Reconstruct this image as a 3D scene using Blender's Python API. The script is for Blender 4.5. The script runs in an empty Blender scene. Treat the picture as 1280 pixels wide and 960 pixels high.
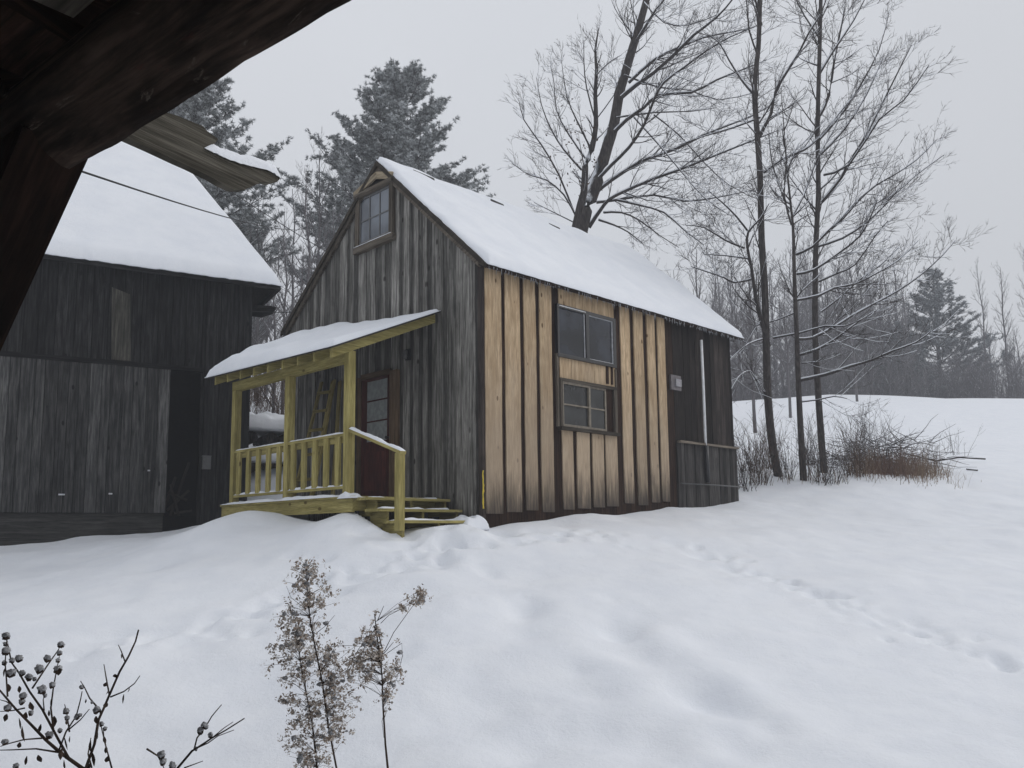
import bpy, math, random
import numpy as np
from mathutils import Vector, noise
random.seed(7); rng = np.random.default_rng(7)
SC = bpy.context.scene
COL = SC.collection

# ---------------------------------------------------------------- camera
F, PITCH, ROLL, CY = 1074.8, math.radians(7.22), math.radians(-.656), 533.7
_c, _s, _cr, _sr = math.cos(PITCH), math.sin(PITCH), math.cos(ROLL), math.sin(ROLL)
FW = np.array([0, _c, _s]); _u0 = np.array([0, -_s, _c]); _r0 = np.array([1., 0, 0])
RT = _cr * _r0 + _sr * _u0; UP = -_sr * _r0 + _cr * _u0
CAM = np.array([0, 0, 1.6])
def ray(px, py): return RT * (px - 640) / F + UP * (CY - py) / F + FW
def at(px, py, d): return CAM + ray(px, py) * d
def hit(px, py, P0, n):
    d = ray(px, py); return CAM + d * (((np.array(P0) - CAM) @ n) / (d @ n))
cam = bpy.data.cameras.new('camera'); co = bpy.data.objects.new('camera', cam); COL.objects.link(co)
from mathutils import Matrix
M = Matrix.Identity(4)
for i in range(3):
    M[i][0] = RT[i]; M[i][1] = UP[i]; M[i][2] = -FW[i]; M[i][3] = CAM[i]
co.matrix_world = M
cam.sensor_width = 36; cam.lens = F * 36 / 1280; cam.shift_y = (CY - 480) / 1280
cam.clip_start = .05; cam.clip_end = 1500
SC.camera = co

YA, YB = math.radians(45.217), math.radians(59.8)
U = np.array([math.sin(YA), math.cos(YA), 0]); V = np.array([-math.cos(YA), math.sin(YA), 0])
BU = np.array([math.sin(YB), math.cos(YB), 0]); BV = np.array([-math.cos(YB), math.sin(YB), 0])
C0 = at(606, 652, 12.065)                       # near corner of the cabin at the snow
B0 = at(312, 500, 17.0); B0[2] = 1.6             # near corner of the barn
def cab(px, py, u=None, v=None):                # photo point on a cabin plane u=.. or v=.. in cabin coordinates
    if v is not None: P = hit(px, py, C0 + v * V, V) - C0
    else: P = hit(px, py, C0 + u * U, U) - C0
    return float(P @ U), float(P @ V), float(P[2])
def brn(px, py, y=0):
    P = hit(px, py, B0 + y * BV, BV) - B0
    return float(P @ BU), float(P @ BV), float(P[2])

# ---------------------------------------------------------------- materials
def new_mat(name):
    m = bpy.data.materials.new(name); m.use_nodes = True
    nt = m.node_tree; b = nt.nodes['Principled BSDF']
    return m, nt, b
def N(nt, t, **k):
    n = nt.nodes.new(t)
    for a, v in k.items():
        if a in n.inputs: n.inputs[a].default_value = v
        else: setattr(n, a, v)
    return n
def L(nt, a, b): nt.links.new(a, b)
def mixc(nt, fac, a, b, blend='MIX'):
    n = nt.nodes.new('ShaderNodeMix'); n.data_type = 'RGBA'; n.blend_type = blend
    for s, v in ((n.inputs[0], fac), (n.inputs[6], a), (n.inputs[7], b)):
        if isinstance(v, bpy.types.NodeSocket): nt.links.new(v, s)
        else: s.default_value = v if s is n.inputs[0] else (*v, 1)
    return n.outputs[2]
def rampf(nt, x, a, b, lo=0., hi=1.):
    n = nt.nodes.new('ShaderNodeMapRange'); n.interpolation_type = 'SMOOTHSTEP'
    nt.links.new(x, n.inputs[0])
    n.inputs[1].default_value = a; n.inputs[2].default_value = b; n.inputs[3].default_value = lo; n.inputs[4].default_value = hi
    return n.outputs[0]
def mth(nt, op, a, b=None):
    n = nt.nodes.new('ShaderNodeMath'); n.operation = op
    for i, v in enumerate((a, b)):
        if v is None: continue
        if isinstance(v, bpy.types.NodeSocket): nt.links.new(v, n.inputs[i])
        else: n.inputs[i].default_value = v
    return n.outputs[0]

def wood(name, c1, c2, gscale=22., knots=0., knotcol=(.05, .03, .02), rough=.8, bump=.35, stain=None, wearz=None, tonepow=1.0, spots=0., flakes=False, streak=.5):
    """boards: grain follows the UV's long axis, each board has its own 'tone'"""
    m, nt, b = new_mat(name)
    uv = N(nt, 'ShaderNodeUVMap')
    mp = N(nt, 'ShaderNodeMapping'); mp.inputs['Scale'].default_value = (gscale, 1.1, 1); L(nt, uv.outputs[0], mp.inputs[0])
    g = N(nt, 'ShaderNodeTexNoise', Scale=1.6, Detail=7., Roughness=.65, Distortion=.35); L(nt, mp.outputs[0], g.inputs['Vector'])
    mp2 = N(nt, 'ShaderNodeMapping'); mp2.inputs['Scale'].default_value = (gscale * 4, 3, 1); L(nt, uv.outputs[0], mp2.inputs[0])
    g2 = N(nt, 'ShaderNodeTexNoise', Scale=1.8, Detail=3.); L(nt, mp2.outputs[0], g2.inputs['Vector'])
    mp3 = N(nt, 'ShaderNodeMapping'); mp3.inputs['Scale'].default_value = (2.2, .9, 1); L(nt, uv.outputs[0], mp3.inputs[0])
    g3 = N(nt, 'ShaderNodeTexNoise', Scale=1.5, Detail=4.); L(nt, mp3.outputs[0], g3.inputs['Vector'])
    c = mixc(nt, rampf(nt, g.outputs['Fac'], .33, .68), c1, c2)
    c = mixc(nt, rampf(nt, g2.outputs['Fac'], .40, .68, .0, .5), c, tuple(x * .45 for x in c1))
    c = mixc(nt, rampf(nt, g3.outputs['Fac'], .35, .75, .0, .55), c, tuple(x * .6 for x in c1))
    mps = N(nt, 'ShaderNodeMapping'); mps.inputs['Scale'].default_value = (15., .6, 1); L(nt, uv.outputs[0], mps.inputs[0])
    gs = N(nt, 'ShaderNodeTexNoise', Scale=1.7, Detail=6., Roughness=.6, Distortion=.2); L(nt, mps.outputs[0], gs.inputs['Vector'])
    c = mixc(nt, rampf(nt, gs.outputs['Fac'], .50, .66, .0, streak), c, tuple(x * .22 for x in c1))
    c = mixc(nt, rampf(nt, gs.outputs['Fac'], .46, .34, .0, streak * .6), c, tuple(min(1, x * 1.45) for x in c2))
    if knots:
        mp4 = N(nt, 'ShaderNodeMapping'); mp4.inputs['Scale'].default_value = (4.4, 2.3, 1); L(nt, uv.outputs[0], mp4.inputs[0])
        vo = N(nt, 'ShaderNodeTexVoronoi', Scale=knots, Randomness=1.); L(nt, mp4.outputs[0], vo.inputs['Vector'])
        wn = mth(nt, 'MULTIPLY', vo.outputs['Color'], 1.)
        k = rampf(nt, vo.outputs['Distance'], .07, .13, 1., 0.)
        k = mth(nt, 'MULTIPLY', k, rampf(nt, wn, .36, .40))
        c = mixc(nt, k, c, knotcol)
        halo = rampf(nt, vo.outputs['Distance'], .05, .15, .3, 0.)
        c = mixc(nt, halo, c, tuple(x * .6 for x in c1))
    if spots:
        no = N(nt, 'ShaderNodeTexNoise', Scale=spots, Detail=5.); L(nt, mp3.outputs[0], no.inputs['Vector'])
        c = mixc(nt, rampf(nt, no.outputs['Fac'], .60, .72, 0, .55), c, tuple(x * .4 for x in c1))
    if flakes:   # bark flaked away: pale ragged patches
        mf = N(nt, 'ShaderNodeMapping'); mf.inputs['Scale'].default_value = (13, 2.6, 1); L(nt, uv.outputs[0], mf.inputs[0])
        nf = N(nt, 'ShaderNodeTexNoise', Scale=1., Detail=8., Roughness=.7, Distortion=.8); L(nt, mf.outputs[0], nf.inputs['Vector'])
        c = mixc(nt, rampf(nt, nf.outputs['Fac'], .60, .67, 0., .8), c, (.10, .085, .07))
        c = mixc(nt, rampf(nt, nf.outputs['Fac'], .42, .34, 0., .7), c, (.055, .022, .017))
    if wearz:   # a slow change from fresh wood under the eave to greyer wood below
        tc = N(nt, 'ShaderNodeTexCoord'); sx = N(nt, 'ShaderNodeSeparateXYZ'); L(nt, tc.outputs['Object'], sx.inputs[0])
        z = mth(nt, 'ADD', sx.outputs[2], mth(nt, 'MULTIPLY', mth(nt, 'SUBTRACT', g3.outputs['Fac'], .5), 2.2))
        c = mixc(nt, rampf(nt, z, wearz[1], wearz[2], .62, 0.), c, wearz[0])
    if stain:   # (colour, object-z low, object-z high): splash-back weathering at the foot of the wall
        tc = N(nt, 'ShaderNodeTexCoord'); sx = N(nt, 'ShaderNodeSeparateXYZ'); L(nt, tc.outputs['Object'], sx.inputs[0])
        z = mth(nt, 'ADD', mth(nt, 'SUBTRACT', sx.outputs[2], mth(nt, 'MULTIPLY', sx.outputs[0], .075)), mth(nt, 'MULTIPLY', mth(nt, 'SUBTRACT', g.outputs['Fac'], .5), 1.0))
        c = mixc(nt, rampf(nt, z, stain[1], stain[2], .93, 0.), c, stain[0])
    at_ = N(nt, 'ShaderNodeAttribute', attribute_name='tone')
    t = at_.outputs['Fac']
    vm = nt.nodes.new('ShaderNodeVectorMath'); vm.operation = 'SCALE'; L(nt, c, vm.inputs[0]); L(nt, t, vm.inputs['Scale'])
    L(nt, vm.outputs[0], b.inputs['Base Color'])
    b.inputs['Roughness'].default_value = rough
    b.inputs['Specular IOR Level'].default_value = .08
    bp = N(nt, 'ShaderNodeBump', Strength=bump, Distance=.01); L(nt, g.outputs['Fac'], bp.inputs['Height']); L(nt, bp.outputs[0], b.inputs['Normal'])
    return m

def plain(name, col, rough=.5, metal=0., noise_amt=.25, scale=14., spec=.5):
    m, nt, b = new_mat(name)
    tc = N(nt, 'ShaderNodeTexCoord'); no = N(nt, 'ShaderNodeTexNoise', Scale=scale, Detail=5.); L(nt, tc.outputs['Object'], no.inputs['Vector'])
    c = mixc(nt, rampf(nt, no.outputs['Fac'], .35, .7), tuple(x * (1 - noise_amt) for x in col), tuple(min(1, x * (1 + noise_amt * .4)) for x in col))
    L(nt, c, b.inputs['Base Color']); b.inputs['Roughness'].default_value = rough; b.inputs['Metallic'].default_value = metal
    b.inputs['Specular IOR Level'].default_value = spec
    bp = N(nt, 'ShaderNodeBump', Strength=.15, Distance=.01); L(nt, no.outputs['Fac'], bp.inputs['Height']); L(nt, bp.outputs[0], b.inputs['Normal'])
    return m

def snow_mat(name, bumps=1.):
    m, nt, b = new_mat(name)
    tc = N(nt, 'ShaderNodeTexCoord')
    a = N(nt, 'ShaderNodeTexNoise', Scale=2.2, Detail=8., Roughness=.6); L(nt, tc.outputs['Object'], a.inputs['Vector'])
    a2 = N(nt, 'ShaderNodeTexNoise', Scale=38., Detail=6., Roughness=.7); L(nt, tc.outputs['Object'], a2.inputs['Vector'])
    c = mixc(nt, rampf(nt, a.outputs['Fac'], .3, .7), (.79, .815, .86), (.84, .86, .895))
    L(nt, c, b.inputs['Base Color']); b.inputs['Roughness'].default_value = .75
    b.inputs['Specular IOR Level'].default_value = .2
    h = mth(nt, 'ADD', mth(nt, 'MULTIPLY', a.outputs['Fac'], 1.), mth(nt, 'MULTIPLY', a2.outputs['Fac'], .22))
    bp = N(nt, 'ShaderNodeBump', Strength=.5 * bumps, Distance=.06); L(nt, h, bp.inputs['Height']); L(nt, bp.outputs[0], b.inputs['Normal'])
    return m

def bark_mat(name, c1, c2, thr=(.45, .8), patch=2.5, snow=True):
    """bark with snow lying on whatever faces the sky"""
    m, nt, b = new_mat(name)
    tc = N(nt, 'ShaderNodeTexCoord')
    mp = N(nt, 'ShaderNodeMapping'); mp.inputs['Scale'].default_value = (9, 9, 2); L(nt, tc.outputs['Object'], mp.inputs[0])
    a = N(nt, 'ShaderNodeTexNoise', Scale=3., Detail=6.); L(nt, mp.outputs[0], a.inputs['Vector'])
    c = mixc(nt, rampf(nt, a.outputs['Fac'], .35, .7), c1, c2)
    if snow:
        a2 = N(nt, 'ShaderNodeTexNoise', Scale=patch, Detail=4.); L(nt, tc.outputs['Object'], a2.inputs['Vector'])
        ge = N(nt, 'ShaderNodeNewGeometry'); sx = N(nt, 'ShaderNodeSeparateXYZ'); L(nt, ge.outputs['Normal'], sx.inputs[0])
        z = mth(nt, 'ADD', sx.outputs[2], mth(nt, 'MULTIPLY', mth(nt, 'SUBTRACT', a2.outputs['Fac'], .5), 1.1))
        c = mixc(nt, rampf(nt, z, thr[0], thr[1]), c, (.8, .82, .86))
    L(nt, c, b.inputs['Base Color']); b.inputs['Roughness'].default_value = .9; b.inputs['Specular IOR Level'].default_value = .15
    bp = N(nt, 'ShaderNodeBump', Strength=.5, Distance=.02); L(nt, a.outputs['Fac'], bp.inputs['Height']); L(nt, bp.outputs[0], b.inputs['Normal'])
    return m

def tone_mat(name, c1, c2, rough=.8, transl=0.):
    """foliage: 'tone' 0..1 picks bare needle or frosted needle"""
    m, nt, b = new_mat(name)
    at_ = N(nt, 'ShaderNodeAttribute', attribute_name='tone')
    c = mixc(nt, at_.outputs['Fac'], c1, c2)
    L(nt, c, b.inputs['Base Color']); b.inputs['Roughness'].default_value = rough; b.inputs['Specular IOR Level'].default_value = .15
    return m

def glass_mat(name, col, rough=.06, mottled=None):
    m, nt, b = new_mat(name)
    tc = N(nt, 'ShaderNodeTexCoord'); no = N(nt, 'ShaderNodeTexNoise', Scale=1.6, Detail=3.); L(nt, tc.outputs['Object'], no.inputs['Vector'])
    c = mixc(nt, rampf(nt, no.outputs['Fac'], .3, .7), tuple(x * .6 for x in col), mottled or tuple(x * 1.5 for x in col))
    L(nt, c, b.inputs['Base Color']); b.inputs['Roughness'].default_value = rough; b.inputs['IOR'].default_value = 1.5
    bp = N(nt, 'ShaderNodeBump', Strength=.05, Distance=.05); L(nt, no.outputs['Fac'], bp.inputs['Height']); L(nt, bp.outputs[0], b.inputs['Normal'])
    return m

MT = dict(
    gable=wood('weathered_grey_boards', (.125, .12, .108), (.29, .28, .26), 14, streak=.65, knots=1., knotcol=(.04, .035, .03), spots=2.2, stain=((.05, .047, .043), -.3, .5)),
    pine=wood('new_pine_boards', (.47, .33, .195), (.70, .535, .35), 11, streak=.25, knots=1.2, knotcol=(.10, .05, .02), bump=.2, stain=((.055, .048, .043), -.05, .80), wearz=((.33, .27, .21), .7, 3.0)),
    batten=wood('shaded_dark_under_boards', (.022, .012, .009), (.060, .034, .022), 20),  # dark boards, tone lowered further to paint the shade in the gaps
    black=wood('black_weathered_boards', (.016, .013, .012), (.042, .034, .030), 18, spots=2.),
    shelfw=wood('grey_black_boards', (.03, .028, .027), (.075, .07, .066), 18, spots=2.),
    trim=wood('grey_trim_wood', (.085, .072, .058), (.17, .145, .115), 20),
    gabletri=wood('tan_gable_boards', (.22, .18, .125), (.36, .30, .21), 20),
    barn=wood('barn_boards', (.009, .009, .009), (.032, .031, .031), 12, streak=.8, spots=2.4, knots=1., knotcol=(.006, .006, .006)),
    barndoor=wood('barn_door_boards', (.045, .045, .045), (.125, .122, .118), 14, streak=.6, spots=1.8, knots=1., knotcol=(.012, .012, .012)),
    pale=wood('pale_patch_board', (.045, .043, .036), (.115, .108, .09), 14),
    plinth=wood('barn_plinth', (.035, .034, .032), (.07, .068, .064), 10),
    treated=wood('treated_lumber', (.29, .245, .085), (.45, .385, .155), 12, streak=.25, knots=1., knotcol=(.09, .06, .02), bump=.15),
    stack=wood('leaning_lumber', (.26, .21, .075), (.36, .30, .12), 14, knots=1., knotcol=(.09, .06, .02), bump=.15),
    brownw=wood('brown_jamb', (.13, .085, .05), (.20, .135, .085), 16),
    reddoor=wood('red_door', (.060, .016, .013), (.10, .026, .021), 6, bump=.1, streak=.2),
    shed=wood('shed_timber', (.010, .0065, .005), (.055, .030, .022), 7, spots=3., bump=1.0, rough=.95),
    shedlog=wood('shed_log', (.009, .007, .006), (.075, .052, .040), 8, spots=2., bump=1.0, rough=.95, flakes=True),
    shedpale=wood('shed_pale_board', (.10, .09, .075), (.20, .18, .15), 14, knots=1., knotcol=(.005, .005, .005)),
    plank=wood('grey_plank', (.045, .040, .031), (.165, .152, .125), 30, bump=1., spots=3.),
    darkin=plain('interior_shade_black', (.006, .006, .006), 1., spec=.0),  # near black, paints shade inside and behind the barn boards
    roof=plain('roof_edge', (.035, .03, .027), .9),
    shingle=plain('shingle', (.06, .055, .05), .9),
    snow=snow_mat('snow'), greysnow=plain('grey_snow', (.38, .385, .40), .9, noise_amt=.45, scale=220.), snowroof=snow_mat('roof_snow', .6),  # snow on the weeds has its own grey colour
    glass=glass_mat('window_glass', (.010, .012, .017), .06, mottled=(.035, .042, .058)),
    glassup=glass_mat('gable_glass', (.10, .115, .135), .15, mottled=(.16, .18, .21)),
    glassold=glass_mat('old_glass', (.012, .013, .013), .12, mottled=(.035, .037, .037)),
    curtain=plain('curtained_glass', (.27, .29, .29), .3),
    blackmetal=plain('black_metal', (.012, .012, .014), .4),
    alu=plain('aluminium', (.55, .56, .58), .4, .3),
    oldsash=plain('old_sash', (.20, .17, .13), .7),
    greybox=plain('grey_box', (.10, .10, .10), .5),
    boxgrey=plain('box_cover_grey', (.30, .29, .31), .5), boxdark=plain('box_back_grey', (.13, .115, .12), .6),
    white=plain('white_pipe', (.78, .79, .80), .45, noise_amt=.12),
    darkpipe=plain('dark_conduit', (.07, .07, .07), .5),
    foam=plain('yellow_foam', (.62, .46, .05), .8),
    cable=plain('cable', (.01, .01, .01), .6),
    ice=plain('ice', (.35, .36, .38), .15),
    bark=bark_mat('bark_dark', (.030, .026, .025), (.075, .066, .062), (.42, .72)),
    barktrunk=bark_mat('bark_trunk', (.035, .030, .028), (.085, .074, .068), (.30, .52), 3.5),
    twig=bark_mat('twig_bark', (.040, .034, .033), (.075, .064, .060), (.62, 1.0), 1.2),
    farbark=bark_mat('haze_pale_bark', (.105, .098, .102), (.165, .155, .16), (.30, .95), 1.),  # paler bark and extra frost paint in the haze of distance
    brush=bark_mat('brush_stems', (.060, .038, .028), (.12, .08, .058), (.6, .95), 3.),
    needle=tone_mat('pine_needles', (.12, .132, .125), (.80, .82, .84)),
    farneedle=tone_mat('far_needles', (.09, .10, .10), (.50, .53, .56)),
    leaf=tone_mat('dead_leaves', (.05, .03, .018), (.16, .09, .05)),
    grass=tone_mat('dead_grass', (.12, .070, .052), (.30, .23, .16)),
    weed=bark_mat('weed_stem', (.030, .023, .019), (.075, .052, .040), snow=False),
    plume=tone_mat('weed_plume', (.25, .18, .13), (.70, .66, .61)),
)

# ---------------------------------------------------------------- objects
def tag(o, label=None, cat=None, group=None, kind=None):
    if label: o['label'] = label
    if cat: o['category'] = cat
    if group: o['group'] = group
    if kind: o['kind'] = kind
    return o
def empty(name, loc=(0, 0, 0), rz=0., **k):
    o = bpy.data.objects.new(name, None); COL.objects.link(o); o.location = loc; o.rotation_euler = (0, 0, rz)
    o.empty_display_size = .2
    return tag(o, **k)
class MB:
    """collects boards, boxes, tubes; build() links them as one mesh object"""
    def __init__(s): s.v = []; s.f = []; s.uv = []; s.t = []; s.sm = []
    def add(s, vs, fs, uvs, tone=1., smooth=False):
        o = len(s.v); s.v += [tuple(map(float, p)) for p in vs]; s.uv += uvs; s.t += [tone] * len(vs)
        s.f += [tuple(o + i for i in f) for f in fs]; s.sm += [smooth] * len(fs)
    def hexa(s, q0, q1, tone=1., w=None):
        """q0: 4 corners of one end, q1: 4 corners of the other end (same order)"""
        q0 = [np.array(p, float) for p in q0]; q1 = [np.array(p, float) for p in q1]
        c0 = sum(q0) / 4; l = sum(q1) / 4 - c0; ln = np.linalg.norm(l); l = l / max(ln, 1e-9)
        a = q0[1] - q0[0]; b = q0[3] - q0[0]
        a = a / max(np.linalg.norm(a), 1e-9); b = b / max(np.linalg.norm(b), 1e-9)
        ra, rb = random.random() * 40, random.random() * 40
        vs = q0 + q1
        uv = [(ra + float((p - c0) @ a) + float((p - c0) @ b), rb + float((p - c0) @ l)) for p in vs]
        s.add(vs, [(3, 2, 1, 0), (4, 5, 6, 7), (0, 1, 5, 4), (1, 2, 6, 5), (2, 3, 7, 6), (3, 0, 4, 7)], uv, tone)
    def box(s, x0, x1, y0, y1, z0, z1, axis='z', tone=1.):
        if axis == 'z': s.hexa([(x0, y0, z0), (x1, y0, z0), (x1, y1, z0), (x0, y1, z0)], [(x0, y0, z1), (x1, y0, z1), (x1, y1, z1), (x0, y1, z1)], tone)
        elif axis == 'x': s.hexa([(x0, y0, z0), (x0, y1, z0), (x0, y1, z1), (x0, y0, z1)], [(x1, y0, z0), (x1, y1, z0), (x1, y1, z1), (x1, y0, z1)], tone)
        else: s.hexa([(x1, y0, z0), (x0, y0, z0), (x0, y0, z1), (x1, y0, z1)], [(x1, y1, z0), (x0, y1, z0), (x0, y1, z1), (x1, y1, z1)], tone)
    def bar(s, p0, p1, w, t, side=(0, 0, 1), tone=1.):
        """board from p0 to p1; w across, t along 'side' (made perpendicular)"""
        p0 = np.array(p0, float); p1 = np.array(p1, float); l = p1 - p0; l /= np.linalg.norm(l)
        sd = np.array(side, float); sd = sd - l * (sd @ l); sd /= np.linalg.norm(sd); a = np.cross(l, sd)
        q = [a * (-w / 2) - sd * t / 2, a * (w / 2) - sd * t / 2, a * (w / 2) + sd * t / 2, a * (-w / 2) + sd * t / 2]
        s.hexa([p0 + x for x in q], [p1 + x for x in q], tone)
    def tube(s, pts, rad, n=8, tone=1., nz=0., cap=True, sq=0.):
        pts = [np.array(p, float) for p in pts]
        if not hasattr(rad, '__len__'): rad = [rad] * len(pts)
        o = []; ra = random.random() * 30; acc = 0; uv = []
        for i, p in enumerate(pts):
            t = pts[min(i + 1, len(pts) - 1)] - pts[max(i - 1, 0)]; t /= max(np.linalg.norm(t), 1e-9)
            ref = np.array([0, 0, 1.]) if abs(t[2]) < .9 else np.array([1., 0, 0])
            a = np.cross(t, ref); a /= np.linalg.norm(a); b = np.cross(t, a)
            if i: acc += np.linalg.norm(p - pts[i - 1])
            for k in range(n):
                an = 2 * math.pi * k / n; r = rad[i] * (1 / max(abs(math.cos(an - .5)), abs(math.sin(an - .5)))) ** sq
                if nz: r *= 1 + nz * noise.noise(Vector((p[0] * 3 + math.cos(an) * 1.5, p[1] * 3 + math.sin(an) * 1.5, p[2] * 3 + ra))) + nz * .5 * noise.noise(Vector((p[0] * 11 + math.cos(an) * 4, p[1] * 11 + math.sin(an) * 4, p[2] * 11 + ra)))
                o.append(p + (a * math.cos(an) + b * math.sin(an)) * r); uv.append((ra + an * rad[0], acc))
        fs = [(i * n + k, i * n + (k + 1) % n, (i + 1) * n + (k + 1) % n, (i + 1) * n + k) for i in range(len(pts) - 1) for k in range(n)]
        s.add(o, fs, uv, tone, True)
        if cap:
            e = (len(pts) - 1) * n
            oo = len(s.v) - len(o)
            s.f += [tuple(oo + k for k in range(n))[::-1], tuple(oo + e + k for k in range(n))]; s.sm += [False, False]
    def wavy(s, x0, x1, y0, y1, z0, z1, tone=1., amp=.008, n=9, lock0=False, lock1=False):
        """upright rough-sawn board whose two edges wander"""
        zz = np.linspace(z0, z1, n + 1); sd = random.random() * 90; vs, uv = [], []; ra, rb = random.random() * 40, random.random() * 40
        for z in zz:
            a = x0 + (0 if lock0 else amp * (noise.noise(Vector((z * 1.1, sd, 0))) * 1.4 + noise.noise(Vector((z * 5, sd, 3))))); b = x1 + (0 if lock1 else amp * (noise.noise(Vector((z * 1.1, sd, 9))) * 1.4 + noise.noise(Vector((z * 5, sd, 6)))))
            for x, y in ((a, y0), (b, y0), (b, y1), (a, y1)): vs.append((x, y, z)); uv.append((ra + x - x0 + y, rb + z))
        fs = [(3, 2, 1, 0), tuple(4 * n + i for i in range(4))]
        for i in range(n):
            for k in range(4): a = i * 4 + k; b = i * 4 + (k + 1) % 4; fs.append((a, b, b + 4, a + 4))
        s.add(vs, fs, uv, tone)
    def build(s, name, mat, parent=None, **k):
        me = bpy.data.meshes.new(name); me.from_pydata(s.v, [], s.f)
        uvl = me.uv_layers.new(name='UVMap')
        li = np.zeros(len(me.loops), dtype=np.int32); me.loops.foreach_get('vertex_index', li)
        uvl.data.foreach_set('uv', np.array(s.uv, dtype=np.float32)[li].ravel())
        a = me.attributes.new('tone', 'FLOAT', 'POINT'); a.data.foreach_set('value', np.array(s.t, dtype=np.float32))
        me.polygons.foreach_set('use_smooth', s.sm)
        me.materials.append(mat); me.validate(); me.update()
        o = bpy.data.objects.new(name, me); COL.objects.link(o); o.parent = parent
        return tag(o, **k)
def mesh_np(name, verts, faces, mat, parent=None, tone=None, smooth=True, **k):
    """faces: int array (n, 3 or 4)"""
    me = bpy.data.meshes.new(name); nv, nf, q = len(verts), len(faces), faces.shape[1]
    me.vertices.add(nv); me.vertices.foreach_set('co', np.asarray(verts, np.float32).ravel())
    me.loops.add(nf * q); me.loops.foreach_set('vertex_index', np.asarray(faces, np.int32).ravel())
    me.polygons.add(nf); me.polygons.foreach_set('loop_start', np.arange(nf, dtype=np.int32) * q)
    me.polygons.foreach_set('use_smooth', np.full(nf, smooth))
    me.update(calc_edges=True)
    if tone is not None:
        a = me.attributes.new('tone', 'FLOAT', 'POINT'); a.data.foreach_set('value', np.asarray(tone, np.float32))
    me.materials.append(mat)
    o = bpy.data.objects.new(name, me); COL.objects.link(o); o.parent = parent
    return tag(o, **k)
def copy_tree(o, parent=None):
    c = o.copy(); COL.objects.link(c); c.parent = parent
    for ch in o.children: copy_tree(ch, c)
    return c

def vnoise(x, y, s, seed=0):
    """smooth value noise, numpy"""
    x = np.asarray(x) / s + 1000.3 + seed * 17.7; y = np.asarray(y) / s + 1000.7 + seed * 9.1
    xi, yi = np.floor(x).astype(np.int64), np.floor(y).astype(np.int64); fx, fy = x - xi, y - yi
    fx = fx * fx * fx * (fx * (fx * 6 - 15) + 10); fy = fy * fy * fy * (fy * (fy * 6 - 15) + 10)
    def h(a, b):
        n = (a * 374761393 + b * 668265263 + seed * 1442695) & 0x7fffffff
        n = ((n ^ (n >> 13)) * 1274126177) & 0x7fffffff
        return ((n ^ (n >> 16)) & 0xffff) / 32767.5 - 1
    return (h(xi, yi) * (1 - fx) + h(xi + 1, yi) * fx) * (1 - fy) + (h(xi, yi + 1) * (1 - fx) + h(xi + 1, yi + 1) * fx) * fy
def fbm(x, y, s, o=3, seed=0):
    r = 0; a = 1
    for i in range(o): r = r + a * vnoise(x, y, s, seed + i * 5); s /= 2.03; a *= .5
    return r

# ---------------------------------------------------------------- snowy ground
cp = []
for x in (-9, -5, -2, 0, 2, 5, 9): cp.append((x, -6, 0.)); cp.append((x * .6, 2.6, -.02))
for px in (-300, 0, 320, 640, 960, 1280, 1600): cp.append(tuple(at(px, 958, 5.8 + abs(px - 640) / 4000)))
for px, py, d in [(640, 800, 8.), (640, 711, 10), (200, 760, 9.2), (0, 800, 8.4), (0, 720, 11.5), (350, 690, 11.1), (500, 690, 11.0),
                  (900, 745, 9.5), (1280, 770, 9.5), (1100, 700, 12), (1280, 690, 13),
                  (270, 657, 12.6), (390, 657, 11.6), (500, 661, 11.0), (560, 664, 11.2), (596, 660, 11.9),
                  (640, 655, 11.9), (708, 648.5, 13.2), (777, 641, 14.2), (808, 636.5, 14.8), (862, 629.5, 16.), (916, 623, 16.9),
                  (930, 616, 17.8), (1000, 606, 18.6), (1100, 600, 19), (1200, 640, 16.5), (1280, 630, 17.5), (1400, 630, 17.5),
                  (1190, 582, 22), (1280, 575, 25), (1400, 575, 25), (1000, 578, 22), (930, 590, 20.), (900, 575, 23),
                  (1280, 533, 36), (1100, 533, 36), (950, 535, 36), (1500, 533, 36),
                  (1300, 499, 51), (1150, 496.5, 51), (1040, 492, 51), (950, 500, 51), (800, 505, 51), (1500, 500, 51),
                  (600, 505, 45), (350, 500, 30), (340, 545, 22), (330, 590, 18.5), (100, 500, 35), (-200, 500, 40),
                  (0, 680, 14.6), (100, 667, 15.3), (180, 659, 16), (245, 653, 16.3), (300, 645, 16.6), (-200, 695, 13.3)]:
    cp.append(tuple(at(px, py, d)))
for x in (-90, -50, 0, 50, 90): cp.append((x, 75, 10.2)); cp.append((x, 150, 11.0))
for y in (5, 25, 50): cp.append((-60, y, .1 * y + 1)); cp.append((70, y, .18 * y + .5))
for x in (-60, 0, 60): cp.append((x, -60, -.5))
cp = np.array(cp)
def _k(d): return np.sqrt(d * d + .25)
_D = _k(np.hypot(cp[:, None, 0] - cp[None, :, 0], cp[:, None, 1] - cp[None, :, 1]))
_n = len(cp); _A = np.zeros((_n + 3, _n + 3)); _A[:_n, :_n] = _D - np.eye(_n) * .12
_A[:_n, _n] = 1; _A[:_n, _n + 1:] = cp[:, :2]; _A[_n, :_n] = 1; _A[_n + 1:, :_n] = cp[:, :2].T
_w = np.linalg.solve(_A, np.r_[cp[:, 2], 0, 0, 0])
def gbase(x, y):
    x = np.asarray(x, float); y = np.asarray(y, float); sh = np.broadcast(x, y).shape
    x, y = np.broadcast_to(x, sh).ravel(), np.broadcast_to(y, sh).ravel()
    z = _w[_n] + _w[_n + 1] * x + _w[_n + 2] * y
    for i in range(_n): z = z + _w[i] * _k(np.hypot(x - cp[i, 0], y - cp[i, 1]))
    return z.reshape(sh)
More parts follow.
